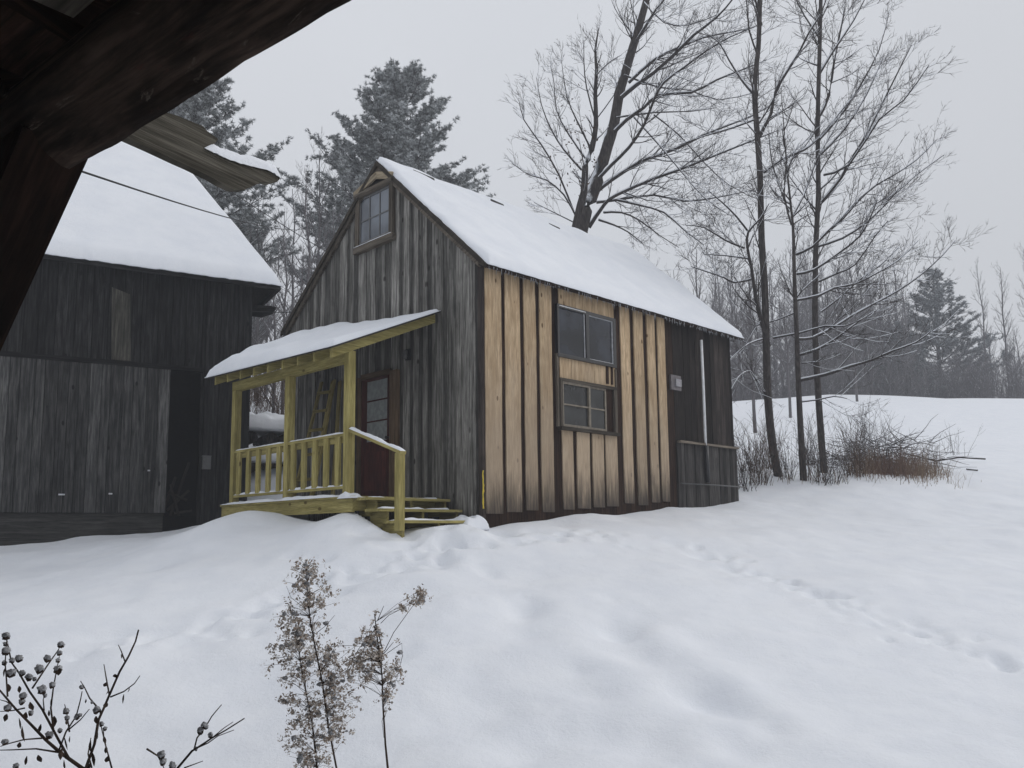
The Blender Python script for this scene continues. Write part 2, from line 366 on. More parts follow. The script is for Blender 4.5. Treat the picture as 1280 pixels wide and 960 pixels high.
def march(px, py, dmax=70):
    d = np.linspace(3, dmax, 900); P = CAM + ray(px, py)[None] * d[:, None]
    b = P[:, 2] < gbase(P[:, 0], P[:, 1]); i = int(np.argmax(b)) if b.any() else 899
    return P[i]
bumps = []      # (x, y, radius, height)
def bump_px(px, py, r, h, asp=1.):
    if h < 0: h *= 1.25
    P = march(px, py); bumps.append((P[0], P[1], r, h, asp))
for px, py, r, h in [(310, 652, .55, .15), (350, 655, .35, .04), (455, 652, .40, .20), (430, 668, .5, .12), (545, 668, .3, .05), (260, 668, .6, .12), (590, 668, .35, .10)]: bump_px(px, py, r, h)
for px, py, r, h in [(655, 757, .22, -.10), (640, 785, .35, -.06), (775, 785, .25, -.12), (790, 820, .3, -.09), (872, 868, .24, -.09), (915, 885, .20, -.05), (962, 912, .18, -.04),
                     (930, 940, .2, -.04), (700, 850, .4, -.07), (620, 880, .3, -.07), (745, 920, .3, -.08), (660, 940, .3, -.08), (560, 900, .35, -.06), (820, 925, .25, -.06),
                     (720, 740, .3, .05), (830, 800, .35, .06), (560, 780, .5, .05), (880, 840, .3, .05), (930, 862, .25, .05), (985, 905, .3, .05),
                     (300, 850, .5, -.06), (130, 830, .5, .06), (180, 905, .4, -.06), (60, 740, .6, .07), (430, 840, .5, .05), (520, 730, .5, .06)]: bump_px(px, py, r, h)
for i in range(46):
    bump_px(random.uniform(480, 1000), random.uniform(735, 950), random.uniform(.10, .24), random.uniform(-.035, .025))
for i in range(70):
    bump_px(random.gauss(520, 60), random.uniform(668, 712), random.uniform(.07, .16), random.uniform(-.05, .035))
for i in range(40):
    bump_px(random.uniform(0, 420), random.uniform(690, 840), random.uniform(.12, .3), random.uniform(-.03, .03))
def trail(pts, n, wid, rr, dep):
    W = [march(*p) for p in pts]
    seg = [np.linalg.norm(W[i + 1] - W[i]) for i in range(len(W) - 1)]; tot = sum(seg)
    for k in range(n):
        s = (k + random.uniform(-.3, .3)) / n * tot; s = min(max(s, 0), tot - 1e-3)
        for i, g in enumerate(seg):
            if s <= g: break
            s -= g
        P = W[i] + (W[i + 1] - W[i]) * s / seg[i]; dr = (W[i + 1] - W[i]) / seg[i]; nn = np.array([-dr[1], dr[0]])
        o = (wid if k % 2 else -wid) * random.uniform(-.2, 1.5)
        r = rr * random.uniform(.5, 1.5)
        bumps.append((P[0] + nn[0] * o, P[1] + nn[1] * o, r, -dep * random.uniform(.25, 1.3), 1.))
        bumps.append((P[0] + nn[0] * o + dr[0] * r * 1.5, P[1] + nn[1] * o + dr[1] * r * 1.5, r * .6, dep * .35 * random.random(), 1.))
trail([(850, 682), (890, 690), (960, 716), (1080, 764), (1180, 800), (1300, 848)], 30, .20, .10, .075)
trail([(870, 682), (960, 712), (1090, 768), (1230, 822), (1300, 850)], 34, .10, .06, .06)
trail([(905, 690), (1000, 735), (1100, 785), (1180, 812)], 14, .16, .08, .05)
trail([(720, 672), (800, 676), (860, 684)], 10, .2, .09, .03)
trail([(585, 676), (500, 697), (400, 735), (300, 768), (180, 800), (90, 815)], 60, .22, .10, .07)
trail([(560, 684), (480, 712), (380, 742), (260, 785)], 40, .30, .09, .05)
trail([(470, 675), (560, 672), (640, 668), (760, 668)], 34, .22, .09, .06)
bump_px(622, 662, .30, -.12); bump_px(700, 653, .3, -.03)
bumps_np = np.array(bumps)
def ground(x, y):
    x = np.asarray(x, float); y = np.asarray(y, float); z = gbase(x, y)
    dist = np.hypot(x, y)
    z = z + fbm(x, y, 2.6, 3, 1) * .05 + fbm(x, y, 1.1, 3, 51) * .022 * (dist < 25) + fbm(x, y, .55, 2, 9) * .010 * (dist < 20) + fbm(x, y, .2, 2, 14) * .0035 * (dist < 16) + fbm(x, y, 9., 2, 21) * .10 * np.clip((dist - 18) / 15, 0, 1)
    drift = fbm(x * .35 + y * .25, y * 1.0 - x * .3, 1.3, 2, 33) * .03
    z = z + drift
    for bx, by, r, h, _ in bumps_np:
        d2 = (x - bx) ** 2 + (y - by) ** 2; m = d2 < (3 * r) ** 2
        if m.any(): z = np.where(m, z + h * np.exp(-np.where(m, d2, 0) / (r * r)), z)
    # hollow under the porch deck and the steps
    P = np.stack([x - C0[0], y - C0[1]], -1); u = P @ U[:2]; v = P @ V[:2]
    box = np.clip((u + 1.50) / .12, 0, 1) * np.clip((v - .25) / .3, 0, 1) * np.clip((4.6 - v) / .1, 0, 1) * np.clip((.4 - u) / .2, 0, 1)
    z = z - box * np.clip(z - (C0[2] - .20), 0, 9)
    pb = np.stack([x - B0[0], y - B0[1]], -1); bu_ = pb @ BU[:2]; bv_ = pb @ BV[:2]
    ib = np.clip((-bu_ - .02) / .1, 0, 1) * np.clip((bv_ - .03) / .08, 0, 1) * np.clip((bu_ + 10.9) / .1, 0, 1) * np.clip((10.5 - bv_) / .1, 0, 1)
    z = z - ib * np.clip(z - (B0[2] + .2), 0, 9)
    inside = np.clip((u - .02) / .1, 0, 1) * np.clip((v - .02) / .1, 0, 1) * np.clip((6.66 - u) / .1, 0, 1) * np.clip((5.4 - v) / .1, 0, 1)
    z = z - inside * .5
    return z
def gz(x, y): return float(ground(np.array([x]), np.array([y]))[0])
def gpt(px, py):
    P = march(px, py); return np.array([P[0], P[1], gz(P[0], P[1])])
def axis(a, b, st, far0, far1):
    core = list(np.arange(a, b + 1e-6, st)); l = []; s = st; p = a
    while p > far0: s *= 1.12; p -= s; l.append(p)
    r = []; s = st; p = b
    while p < far1: s *= 1.10; p += s; r.append(p)
    return np.array(l[::-1] + core + r)
gx = axis(-8.5, 10.5, .05, -120, 120); gy = axis(4.6, 17.5, .045, -60, 160)
X, Y = np.meshgrid(gx, gy); Z = ground(X, Y)
nx, ny = len(gx), len(gy); idx = np.arange(nx * ny).reshape(ny, nx)
fc = np.stack([idx[:-1, :-1], idx[:-1, 1:], idx[1:, 1:], idx[1:, :-1]], -1).reshape(-1, 4)
mesh_np('ground', np.stack([X, Y, Z], -1).reshape(-1, 3), fc, MT['snow'], kind='structure')

# ---------------------------------------------------------------- snow lying on things
def snow_cap(name, o, a, b, parent, na=40, nb=12, th=.12, edge=.12, var=.3, up=(0, 0, 1), mat=None, seed=0, ns=.8, thf=None, base=.0, rag=0., shear=None, tri=False, **k):
    o, a, b, up = (np.array(q, float) for q in (o, a, b, up)); la, lb = np.linalg.norm(a), np.linalg.norm(b)
    s = np.linspace(0, 1, na); t = np.linspace(0, 1, nb)
    s = .5 - .5 * np.cos(np.pi * s) if edge * 6 > la else s
    Sx, Tx = np.meshgrid(s, t, indexing='ij')
    d = np.minimum(np.minimum(Sx, 1 - Sx) * la, np.minimum(Tx, 1 - Tx) * lb)
    e = np.sqrt(np.clip(1 - (1 - np.clip(d / edge, 0, 1)) ** 2, 0, 1))
    q = th * (1 + var * fbm(Sx * la, Tx * lb, ns, 3, seed))
    if thf is not None: q = q * thf(Sx, Tx)
    h = base + q * (.12 + .88 * e)
    P = o + a * Sx[..., None] + b * Tx[..., None] + up * h[..., None]
    Q = o + a * Sx[..., None] + b * Tx[..., None] + up * base
    if tri:      # fold the parallelogram into the triangle o, o+a, o+b
        w_ = np.clip(Sx * 1., 0, 1); P = o + (a * (1 - Tx) + b * Tx)[...] * Sx if False else o + (a[None, None] * (1 - Tx[..., None]) + b[None, None] * Tx[..., None]) * Sx[..., None]
        Q = P.copy(); P = P + up * h[..., None]
    if shear is not None:
        sv_ = np.array(shear, float) * (Sx * Tx)[..., None]; P = P + sv_; Q = Q + sv_
    if rag:
        jj = rag * vnoise(Sx * la, Tx * lb, .09, seed + 3) * (d < 1e-6)
        an = (a / la); bn = b / lb
        dirx = np.where((Tx < 1e-6)[..., None], -bn, np.where((Tx > 1 - 1e-6)[..., None], bn, np.where((Sx < 1e-6)[..., None], -an, an)))
        P = P + dirx * jj[..., None]; Q = Q + dirx * jj[..., None] * .8
    vt = np.concatenate([P.reshape(-1, 3), Q.reshape(-1, 3)]); n = na * nb; ix = np.arange(n).reshape(na, nb)
    f = np.stack([ix[:-1, :-1], ix[1:, :-1], ix[1:, 1:], ix[:-1, 1:]], -1).reshape(-1, 4)
    fs = [f, f[:, ::-1] + n]
    def rim(r): r = np.array(r); return np.stack([r[:-1], r[:-1] + n, r[1:] + n, r[1:]], -1)
    fs += [rim(ix[:, 0]), rim(ix[::-1, -1]), rim(ix[0, ::-1]), rim(ix[-1, :])]
    return mesh_np(name, vt, np.concatenate(fs), mat or MT['snow'], parent, **k)

# ================================================================ CABIN
RZ = math.atan2(U[1], U[0])
cabin = empty('cabin', C0, RZ, label='small cabin with snowy roof, grey board gable and new pine long side', cat='cabin')
LEN, WID = 6.68, 5.40
og = -.13                                           # gable overhang plane (x), eave overhang below
_, va, za = cab(470, 202, u=og); _, vr, zr = cab(606, 329, u=og); _, vl, zl = cab(357, 404, u=og)
sr = (za - zr) / (va - vr); sl = (za - zl) / (vl - va)
RID = va
def zroof(v): return za - sr * (va - v) if v < va else za - sl * (v - va)
EV = -.16; EVL = WID + .12
# siding of the gable: irregular boards of weathered grey, px edges read off the wall at mid height
m = MB()
edges = [(340 + x / 4.267, t) for x, t in [(75, 1), (120, .6), (160, .95), (185, .55), (205, .95), (232, .5), (248, 1.), (270, .5), (290, 1.05), (320, .45), (345, .75), (370, .5),
         (410, 1.15), (425, .5), (445, 1.2), (470, .5), (510, 1.3), (530, .75), (560, 1.35), (592, .55), (612, 1.1), (645, .6), (688, 1.2), (710, .5), (742, 1.15), (765, .4), (790, 1.2), (815, .55), (836, 1.15),
         (862, .4), (920, .95), (942, .5), (988, .85), (1078, 1.15), (1092, 1.2), (1140, .3)]]
prev = WID
for i, (px, t) in enumerate(edges):
    v1 = max(0, cab(px, 345, u=0)[1])
    if v1 >= prev - .02: continue
    if i == len(edges) - 1: v1 = 0.
    g = random.uniform(.004, .016); proud = .012 if t > .8 else 0.
    a_, b_ = v1 + g * .4, prev - g * .4
    x1 = -.02 - proud - random.uniform(0, .005)
    zt0, zt1 = zroof(a_) - .06, zroof(b_) - .06
    z0 = -.25 if b_ < 4.6 else -.25
    m.hexa([(.0, b_, z0), (x1, b_, z0), (x1, a_, z0), (.0, a_, z0)], [(.0, b_, zt1), (x1, b_, zt1), (x1, a_, zt0), (.0, a_, zt0)], t * random.uniform(.85, 1.15))
    prev = v1
m.build('gable_siding', MT['gable'], cabin)
# wall behind (solid body: back gable, left wall, sheathing)
m = MB()
m.box(.005, LEN - .03, WID - .03, WID, -.4, zroof(WID) - .1, tone=1.)
def gable_panel(x0, x1, mb, inset=0.):
    prof = [(0 + inset, -.4), (WID - inset, -.4), (WID - inset, zroof(WID) - .1), (RID, za - .1), (0 + inset, zroof(0) - .1)]
    vs = [(x0, y, z) for y, z in prof] + [(x1, y, z) for y, z in prof]; k = len(prof)
    mb.add(vs, [tuple(range(k))[::-1], tuple(range(k, 2 * k))] + [(i, (i + 1) % k, k + (i + 1) % k, k + i) for i in range(k)], [(p[1], p[2]) for p in vs])
gable_panel(.004, .03, m, .004); gable_panel(LEN - .04, LEN, m)
m.box(.03, LEN - .04, .004, .03, -.4, zroof(0) - .08)
m.build('back_wall', MT['black'], cabin)
# long side: pale pine boards over dark under boards, gap shade in their colour
def su(px, py=500): return cab(px, py, v=0)[0]
zt = zroof(0) - .03
def cx(x): return cab(590 + x / 2.594, 300 + 500 / 2.594, v=-.035)[0]
pn, bt = MB(), MB()
dark = [(97, 110), (158, 172), (210, 223), (262, 287), (467, 487), (517, 530), (560, 573), (598, 607)]
xs = [0.] + [q for d in dark for q in (cx(d[0]), cx(d[1]))] + [cx(631)]
UW0, UW1 = cx(275), cx(467)                           # the window bay
for i in range(0, len(xs), 2):
    a_, b_ = xs[i], xs[i + 1]
    if abs(b_ - cx(467)) < .02:                      # window bay: boards above, between and below the windows
        n = 5
        for k in range(n):
            p, q = a_ + (b_ - a_) * k / n, a_ + (b_ - a_) * (k + 1) / n - .004
            pn.box(p, q, -.032 - .002 * (k % 2), 0, 3.42, zt, tone=random.uniform(.92, 1.08))
            pn.box(p, q, -.032 - .002 * (k % 2), 0, 2.20, 2.62, tone=random.uniform(.85, 1.05))
        for p, q in [(290, 325), (337, 378), (387, 423), (430, 467)]:
            pn.wavy(cx(p), cx(q), -.036, 0, .09 + .062 * cx(p), 1.47, tone=random.uniform(.92, 1.1), amp=.006, n=8)
        for p, q in [(325, 337), (378, 387), (423, 430)]:
            pass
        for p, q in [(436, 443), (452, 457)]:
            bt.box(cx(p), cx(q), -.05, 0, 2.28, 2.58)
    else:
        pn.wavy(a_, b_, -.036 - random.uniform(0, .005), 0, .09 + .062 * a_ + random.uniform(-.02, .03), zt - .03 - random.uniform(0, .02), tone=random.uniform(.80, 1.12), amp=.007, n=14)
for d0, d1 in dark:
    bt.box(cx(d0) - .05, cx(d1) + .05, -.016, 0, -.28, zt, tone=random.uniform(.7, 1.3))
bt.box(cx(631), cx(655), -.030, 0, -.28, zt, tone=.9)
bt.box(.01, cx(631), -.0125, -.001, -.3, zt, tone=.8)
pn.build('pine_siding', MT['pine'], cabin); bt.build('under_boards', MT['batten'], cabin)
bx0 = cx(655)
m = MB(); x = bx0
while x < LEN - .02:
    w = random.uniform(.10, .22); q = min(x + w, LEN)
    m.box(x, q - .006, -.02 - random.uniform(0, .018), 0, 1.3, zt, tone=random.choice([.7, 1., 1.4, 1.9]) * random.uniform(.8, 1.2)); x = q
m.build('black_siding', MT['black'], cabin)
m = MB(); x = bx0
while x < LEN - .02:
    w = random.uniform(.09, .17); q = min(x + w, LEN + .02)
    m.box(x, q - .006, -.06 - random.uniform(0, .014), 0, -.2, 1.43, tone=random.choice([.7, 1., 1.4]) * random.uniform(.8, 1.2)); x = q
m.build('lower_siding', MT['shelfw'], cabin)
m = MB(); m.box(bx0 + .03, LEN + .03, -.12, -.0, 1.43, 1.47, 'x', tone=1.6); m.build('ledge', MT['trim'], cabin)
m = MB(); m.box(-.045, .0, -.024, .07, -.25, zroof(0) - .1, tone=2.2); m.build('corner_board', MT['black'], cabin)
m = MB(); zf = cab(604, 588, v=-.03)[2]
m.tube([(-.055 + random.uniform(-.006, .006), -.03, z) for z in np.linspace(.18, zf, 14)], [random.uniform(.006, .014) for _ in range(14)], 6); m.build('foam_strip', MT['foam'], cabin)
m = MB(); m.box(.02, 1.0, -.012, .3, -.5, -.03, 'x', .6); m.build('foundation', MT['plinth'], cabin)

def framed(name, panes, plane, frame_w, depth, fm, gm, off, muntin=None, sill=False, **k):
    pass
# upper aluminium slider on the side wall
w = cab(695, 379, v=-.06), cab(771, 400, v=-.06); zA = w[0][2]; zB = cab(770, 460, v=-.06)[2]; xA, xB = UW0 + .005, UW1 - .005
W1 = MB(); fw = .055
W1.box(xA, xB, -.075, -.0, zA - fw, zA, 'x'); W1.box(xA, xB, -.075, -.0, zB, zB + fw, 'x'); W1.box(xA, xA + fw * .8, -.074, -.0, zB + fw, zA - fw); W1.box(xB - fw * 1.3, xB, -.074, -.0, zB + fw, zA - fw)
xm = xA + (xB - xA) * .47; W1.box(xm, xm + .075, -.074, -.0, zB + fw, zA - fw)
wn = W1.build('window', MT['blackmetal'], cabin, label='upper sliding window in a black frame with aluminium edges')
m = MB(); m.box(xA + fw * .8, xm, -.045, -.03, zB + fw, zA - fw); m.build('pane', MT['glass'], wn)
m = MB(); m.box(xm + .075, xB - fw * 1.3, -.04, -.03, zB + fw, zA - fw); m.build('pane', MT['glass'], wn)
m = MB(); e = .012
m.box(xm + .08, xB - fw * 1.3, -.06, -.04, zA - fw - e, zA - fw - .001, 'x'); m.box(xB - fw * 1.3 - .02, xB - fw * 1.3, -.061, -.041, zB + fw, zA - fw - e); m.box(xm + .08, xB - fw * 1.3 - .02, -.06, -.041, zB + fw, zB + fw + e, 'x')
m.box(xA + .05, xm, -.0755, -.06, zA - fw * .55, zA - fw * .3, 'x'); m.box(xm - .03, xm - .018, -.06, -.045, zB + fw, zA - fw)
m.build('edge_trim', MT['alu'], wn)
# lower four-light wooden window
zA2, zB2 = cab(699, 472, v=-.05)[2], cab(700, 533, v=-.05)[2]; xA2, xB2 = UW0 + .04, UW1 - .03
m = MB(); t = .05
m.box(xA2, xB2, -.085, 0, zA2 - t, zA2, 'x', .8); m.box(xA2 - .02, xB2 + .03, -.11, 0, zB2 - .05, zB2, 'x', .5); m.box(xA2, xA2 + t, -.084, 0, zB2, zA2 - t, tone=.9); m.box(xB2 - .07, xB2, -.084, 0, zB2, zA2 - t, tone=.9)
w2 = m.build('window', MT['trim'], cabin, label='lower old wooden window of four panes with a worn sill')
xm2 = xA2 + (xB2 - xA2) * .5; zm = zB2 + (zA2 - t - zB2) * .5
m = MB()
for a_, b_, yy in ((xA2 + t, xm2 + .02, -.07), (xm2 + .02, xB2 - .25, -.05)):
    m.box(a_, a_ + .035, yy, -.02, zB2, zA2 - t); m.box(b_ - .035, b_, yy, -.02, zB2, zA2 - t)
    m.box(a_ + .035, b_ - .035, yy, -.02, zB2, zB2 + .045, 'x'); m.box(a_ + .035, b_ - .035, yy, -.02, zA2 - t - .035, zA2 - t, 'x'); m.box(a_ + .035, b_ - .035, yy + .005, -.02, zm - .012, zm + .012, 'x')
m.build('sash', MT['oldsash'], w2)
for a_, b_ in ((xA2 + t + .035, xm2 - .015), (xm2 + .055, xB2 - .285)):
    for c_, d_ in ((zB2 + .045, zm - .012), (zm + .012, zA2 - t - .035)):
        m = MB(); m.box(a_, b_, -.034, -.026, c_, d_); m.build('pane', MT['glassold'], w2)
m = MB(); m.box(xB2 - .25, xB2 - .07, -.04, -.02, zB2, zA2 - t); m.build('side_panel', MT['batten'], w2)
m = MB(); m.box(xA2 - .045, xA2 - .01, -.06, 0, zB2, 2.62, tone=1.5); m.build('side_casing', MT['trim'], w2); m = MB(); m.box(xB2 + .005, xB2 + .03, -.06, 0, zB2, 2.55, tone=1.2); m.build('side_casing', MT['trim'], w2)
# roof deck and trim
x0, x1 = og, LEN + .22
m = MB()
def roofhex(mb, xa, xb, va_, vb_, thk, dz=0., tone=1.):
    a0, b0 = zroof(va_) + dz, zroof(vb_) + dz
    mb.hexa([(xa, va_, a0 - thk), (xa, vb_, b0 - thk), (xa, vb_, b0), (xa, va_, a0)], [(xb, va_, a0 - thk), (xb, vb_, b0 - thk), (xb, vb_, b0), (xb, va_, a0)], tone)
roofhex(m, x0 + .03, x1, EV, RID, .045); roofhex(m, x0 + .03, x1, RID, EVL, .045)
m.build('roof', MT['roof'], cabin)
m = MB(); roofhex(m, x0, x0 + .028, EV - .01, RID, .085, .012, .45); roofhex(m, x0, x0 + .028, RID, EVL, .085, .012, .45)
roofhex(m, x0 + .04, x0 + .09, .0, RID, .10, -.06, 1.3); roofhex(m, x0 + .04, x0 + .09, RID, WID, .10, -.06, .8)
m.build('rake_boards', MT['trim'], cabin)
m = MB(); m.box(x0 + .03, x1, EV - .03, EV - .004, zroof(EV) - .07, zroof(EV) - .0, 'x', .6); m.build('eave_board', MT['batten'], cabin)
slope_r = np.array([0, RID - EV, za - zroof(EV)])
def farrake(Sx, Tx): return 1 + .35 * Tx
sn = snow_cap('roof_snow', (x0 + .03, EV - .05, zroof(EV) - .03), (x1 - x0 + .02, 0, 0), (0, RID - EV + .10, (RID - EV + .10) * sr), cabin, 150, 60,   .12, .17, .48, up=(0, 0, 1), mat=MT['snowroof'], seed=4, ns=1.1, rag=.02)
snow_cap('roof_snow', (x0 + .03, RID - .04, za - .01), (x1 - x0, 0, 0), (0, EVL - RID + .04, -(EVL - RID + .04) * sl), cabin, 60, 20, .10, .12, .3, mat=MT['snowroof'], seed=8, ns=1.1)
for u_, t_, w_ in ((.55, .045, .40), (2.35, .06, .25), (3.75, .12, .22)):
    m = MB(); v_ = RID - t_ * 3; z_ = zroof(v_) + .135
    m.hexa([(u_, v_, z_ - .1), (u_, v_ - .03, z_ - .12), (u_, v_ - .03, z_ - .008), (u_, v_, z_ + .012)], [(u_ + w_, v_ - .07, z_ - .17), (u_ + w_, v_ - .10, z_ - .19), (u_ + w_, v_ - .10, z_ - .072), (u_ + w_, v_ - .07, z_ - .045)]); m.build('shingle_edge', MT['shingle'], cabin)

m = MB()
for i in range(230):
    x = random.uniform(x0, x1); l = random.uniform(.02, .06) * random.choice([.6, 1, 1, 1.9]); y_ = EV - .02 + random.uniform(-.015, .01); z_ = zroof(EV) - .06
    m.tube([(x, y_, z_ + .02), (x, y_, z_ - l * .5), (x, y_, z_ - l)], [.007, .005, .001], 4, cap=False)
m.build('icicle_fringe', MT['ice'], cabin, kind='stuff')
# gable window, vent and trim
def gp(px, py, u=-.06): return cab(px, py, u=u)
_, g0, gz0 = gp(450, 306); _, g1, _z = gp(488, 292); gzt = gp(468, 243)[2]; gz0 = gp(468, 299)[2]
m = MB(); t = .10
m.box(-.10, -.02, g0, g0 + t, gz0 - .12, gzt + .12, tone=1.); m.box(-.10, -.02, g1 - t, g1, gz0 - .12, gzt + .16, tone=.7)
m.box(-.12, -.02, g1 - t - .02, g0 + t + .02, gz0 - .15, gz0 - .04, 'y', 1.2)
gw = m.build('window', MT['trim'], cabin, label='small six-pane attic window in a grey frame high in the gable')
m = MB(); m.tube([(-.09, g1 - t + .0, gzt + .09), (-.09, g0 + t + .0, gzt + .08)], .055, 10, 1.2); m.build('head_beam', MT['trim'], gw)
m = MB(); a_, b_ = g1, g0
m.box(-.075, -.045, a_, a_ + .035, gz0, gzt + .02); m.box(-.075, -.045, b_ - .035, b_, gz0, gzt + .02); m.box(-.075, -.045, a_ + .035, b_ - .035, gz0, gz0 + .03, 'y'); m.box(-.075, -.045, a_ + .035, b_ - .035, gzt - .01, gzt + .03, 'y')
for k in (1, 2): q = a_ + (b_ - a_) * k / 3; m.box(-.073, -.05, q - .010, q + .010, gz0 + .03, gzt - .01)
q = (gz0 + gzt) / 2; m.box(-.0725, -.0505, a_ + .035, b_ - .035, q - .010, q + .010, 'y')
m.build('sash', MT['greybox'], gw)
for k in range(3):
    for j in range(2):
        a1, b1 = a_ + (b_ - a_) * k / 3 + .012, a_ + (b_ - a_) * (k + 1) / 3 - .012; c1 = gz0 + .03 if j == 0 else q + .01; d1 = q - .01 if j == 0 else gzt - .01
        a1 = max(a1, a_ + .035); b1 = min(b1, b_ - .035)
        mm = MB(); mm.box(-.062, -.055, a1, b1, c1, d1); mm.build('pane', MT['glassup'], gw)
snow_cap('sill_snow', (-.13, g1 - t, gz0 - .04), (0, g0 - g1 + 2 * t, 0), (.05, 0, 0), gw, 20, 4, .018, .02)
top = (za - .30)
m = MB()
m.bar((-.105, g1 - .10, gzt + .15), (-.105, RID + .02, za - .23), .12, .03, (1, 0, 0), 1.3); m.bar((-.108, g0 + .12, gzt + .12), (-.108, RID + .0, za - .22), .11, .03, (1, 0, 0), 1.)
m.build('gable_trim', MT['gabletri'], cabin)
m = MB(); m.add([(-.055, g1 - .05, gzt + .15), (-.055, g0 + .05, gzt + .15), (-.055, RID, za - .2)], [(0, 1, 2)], [(0, 0), (1, 0), (.5, 1)], .6); m.build('vent_recess_shade', MT['black'], cabin)  # flat dark triangle paints the shade of the vent recess
# door
_, d0, dz0 = cab(489, 622, u=-.05); _, d1, _z = cab(456, 473, u=-.05); dzt = cab(480, 470, u=-.05)[2]; dz0 = cab(480, 622, u=-.05)[2]
d1 = d0 + .80
m = MB(); m.box(-.075, -.03, d0, d1, dz0, dzt, tone=1.); door = m.build('door', MT['reddoor'], cabin, label='dark red door with a tall three-pane light')
gt = cab(475, 474, u=-.07)[2]; gb = cab(475, 552, u=-.07)[2]; ga, gb2 = d0 + .05, d0 + .63
m = MB()
for k in range(3):
    z_a, z_b = gb + (gt - gb) * k / 3 + .012, gb + (gt - gb) * (k + 1) / 3 - .012
    mm = MB(); mm.box(-.088, -.074, ga + .01, gb2 - .01, z_a, z_b); mm.build('pane', MT['curtain'], door)
for k in range(4): z_ = gb + (gt - gb) * k / 3; m.box(-.095, -.076, ga, gb2, z_ - .012, z_ + .012, 'y')
m.box(-.096, -.076, ga - .012, ga + .01, gb, gt); m.box(-.096, -.076, gb2 - .01, gb2 + .012, gb, gt)
m.box(-.083, -.075, d0 + .1, d1 - .1, dz0 + .12, gb - .16, tone=1.25)
m.build('glazing_bars', MT['reddoor'], door)
m = MB(); m.tube([(-.07, d0 + .05, dz0 + .95), (-.13, d0 + .05, dz0 + .95)], [.02, .026], 8); m.build('handle', MT['blackmetal'], door)
m = MB(); m.box(-.10, -.035, d0 - .19, d0 - .002, dz0 - .02, dzt + .05, tone=1.); m.build('door_frame', MT['brownw'], cabin); m = MB(); m.box(-.10, -.035, d1 + .002, d1 + .10, dz0 - .02, dzt + .05, tone=.9); m.box(-.098, -.036, d0 - .0, d1, dzt + .002, dzt + .09, 'y', .7)
m.build('door_frame', MT['brownw'], cabin)
# things fixed to the walls (small, still parts of the cabin)
_, lv, lz = cab(507, 443, u=-.1)
m = MB(); m.box(-.07, -.035, lv - .05, lv + .05, lz - .09, lz + .09); lamp = m.build('porch_lamp', MT['blackmetal'], cabin)
m = MB(); m.tube([(-.11, lv, lz - .07), (-.11, lv, lz - .02), (-.11, lv, lz + .06)], [.03, .04, .035], 8); m.build('lamp_glass', MT['greybox'], lamp)
p, q = cab(876.5, 425, v=-.10), cab(882, 557, v=-.10)
m = MB(); m.tube([(p[0], -.10, p[2]), ((p[0] + q[0]) / 2 + .005, -.10, (p[2] + q[2]) / 2), (q[0], -.10, q[2])], .026, 10); m.build('vent_pipe', MT['white'], cabin)
m = MB(); m.tube([(q[0], -.11, q[2]), (q[0] + .01, -.11, cab(884, 603, v=-.1)[2])], .045, 8); m.build('lower_pipe', MT['blackmetal'], cabin)
zc = cab(880, 606, v=-.12)[2]; m = MB(); m.tube([(bx0 - .02, -.13, zc), (6.0, -.13, zc + .005), (LEN + .22, -.13, zc)], .014, 6); m.build('conduit', MT['darkpipe'], cabin)
a_, b_ = cab(838, 468, v=-.07), cab(851, 489, v=-.07)
m = MB(); m.box(a_[0], b_[0], -.085, -.045, b_[2], a_[2]); mb_ = m.build('meter_box', MT['boxdark'], cabin)
m = MB(); m.box(a_[0] + .12, b_[0] - .02, -.11, -.086, b_[2] + .07, a_[2] - .07); m.build('box_cover', MT['boxgrey'], mb_)

# ================================================================ PORCH (own thing: would lift away with its posts)
PU = -1.52
porch = empty('porch', C0 + PU * U + 1.07 * V, RZ, label='yellow-green treated lumber porch with railing, posts and snowy lean-to roof at the cabin door', cat='porch')
ox, oy = PU, 1.07
def pl(x, y, z): return (x - ox, y - oy, z)
def pbox(mb, xa, xb, ya_, yb_, za_, zb_, axis='z', tone=1.): mb.box(xa - ox, xb - ox, ya_ - oy, yb_ - oy, za_, zb_, axis, tone)
zd = .36                                            # deck top
rp, mp_, lp = 1.12, 2.72, 4.43                      # the three front posts (v)
zbm = cab(431, 452, u=PU)[2] + .0                   # underside of the front beam
PW = .115
zbeam0 = 2.25; zbeam1 = 2.40
for v_ in (rp, mp_, lp):
    m = MB(); pbox(m, PU - PW / 2, PU + PW / 2, v_ - PW / 2, v_ + PW / 2, .20, zbeam1 if v_ == rp else zbeam0 + .10, tone=random.uniform(.95, 1.1)); m.build('post', MT['treated'], porch)
m = MB(); pbox(m, PU - .06, PU - .015, rp + PW / 2, lp + .06, zbeam0, zbeam1, 'y', 1.); pbox(m, PU + .015, PU + .06, rp - .05, lp + .2, zbeam0 + .002, zbeam1 - .002, 'y', .95); m.build('beam', MT['treated'], porch)
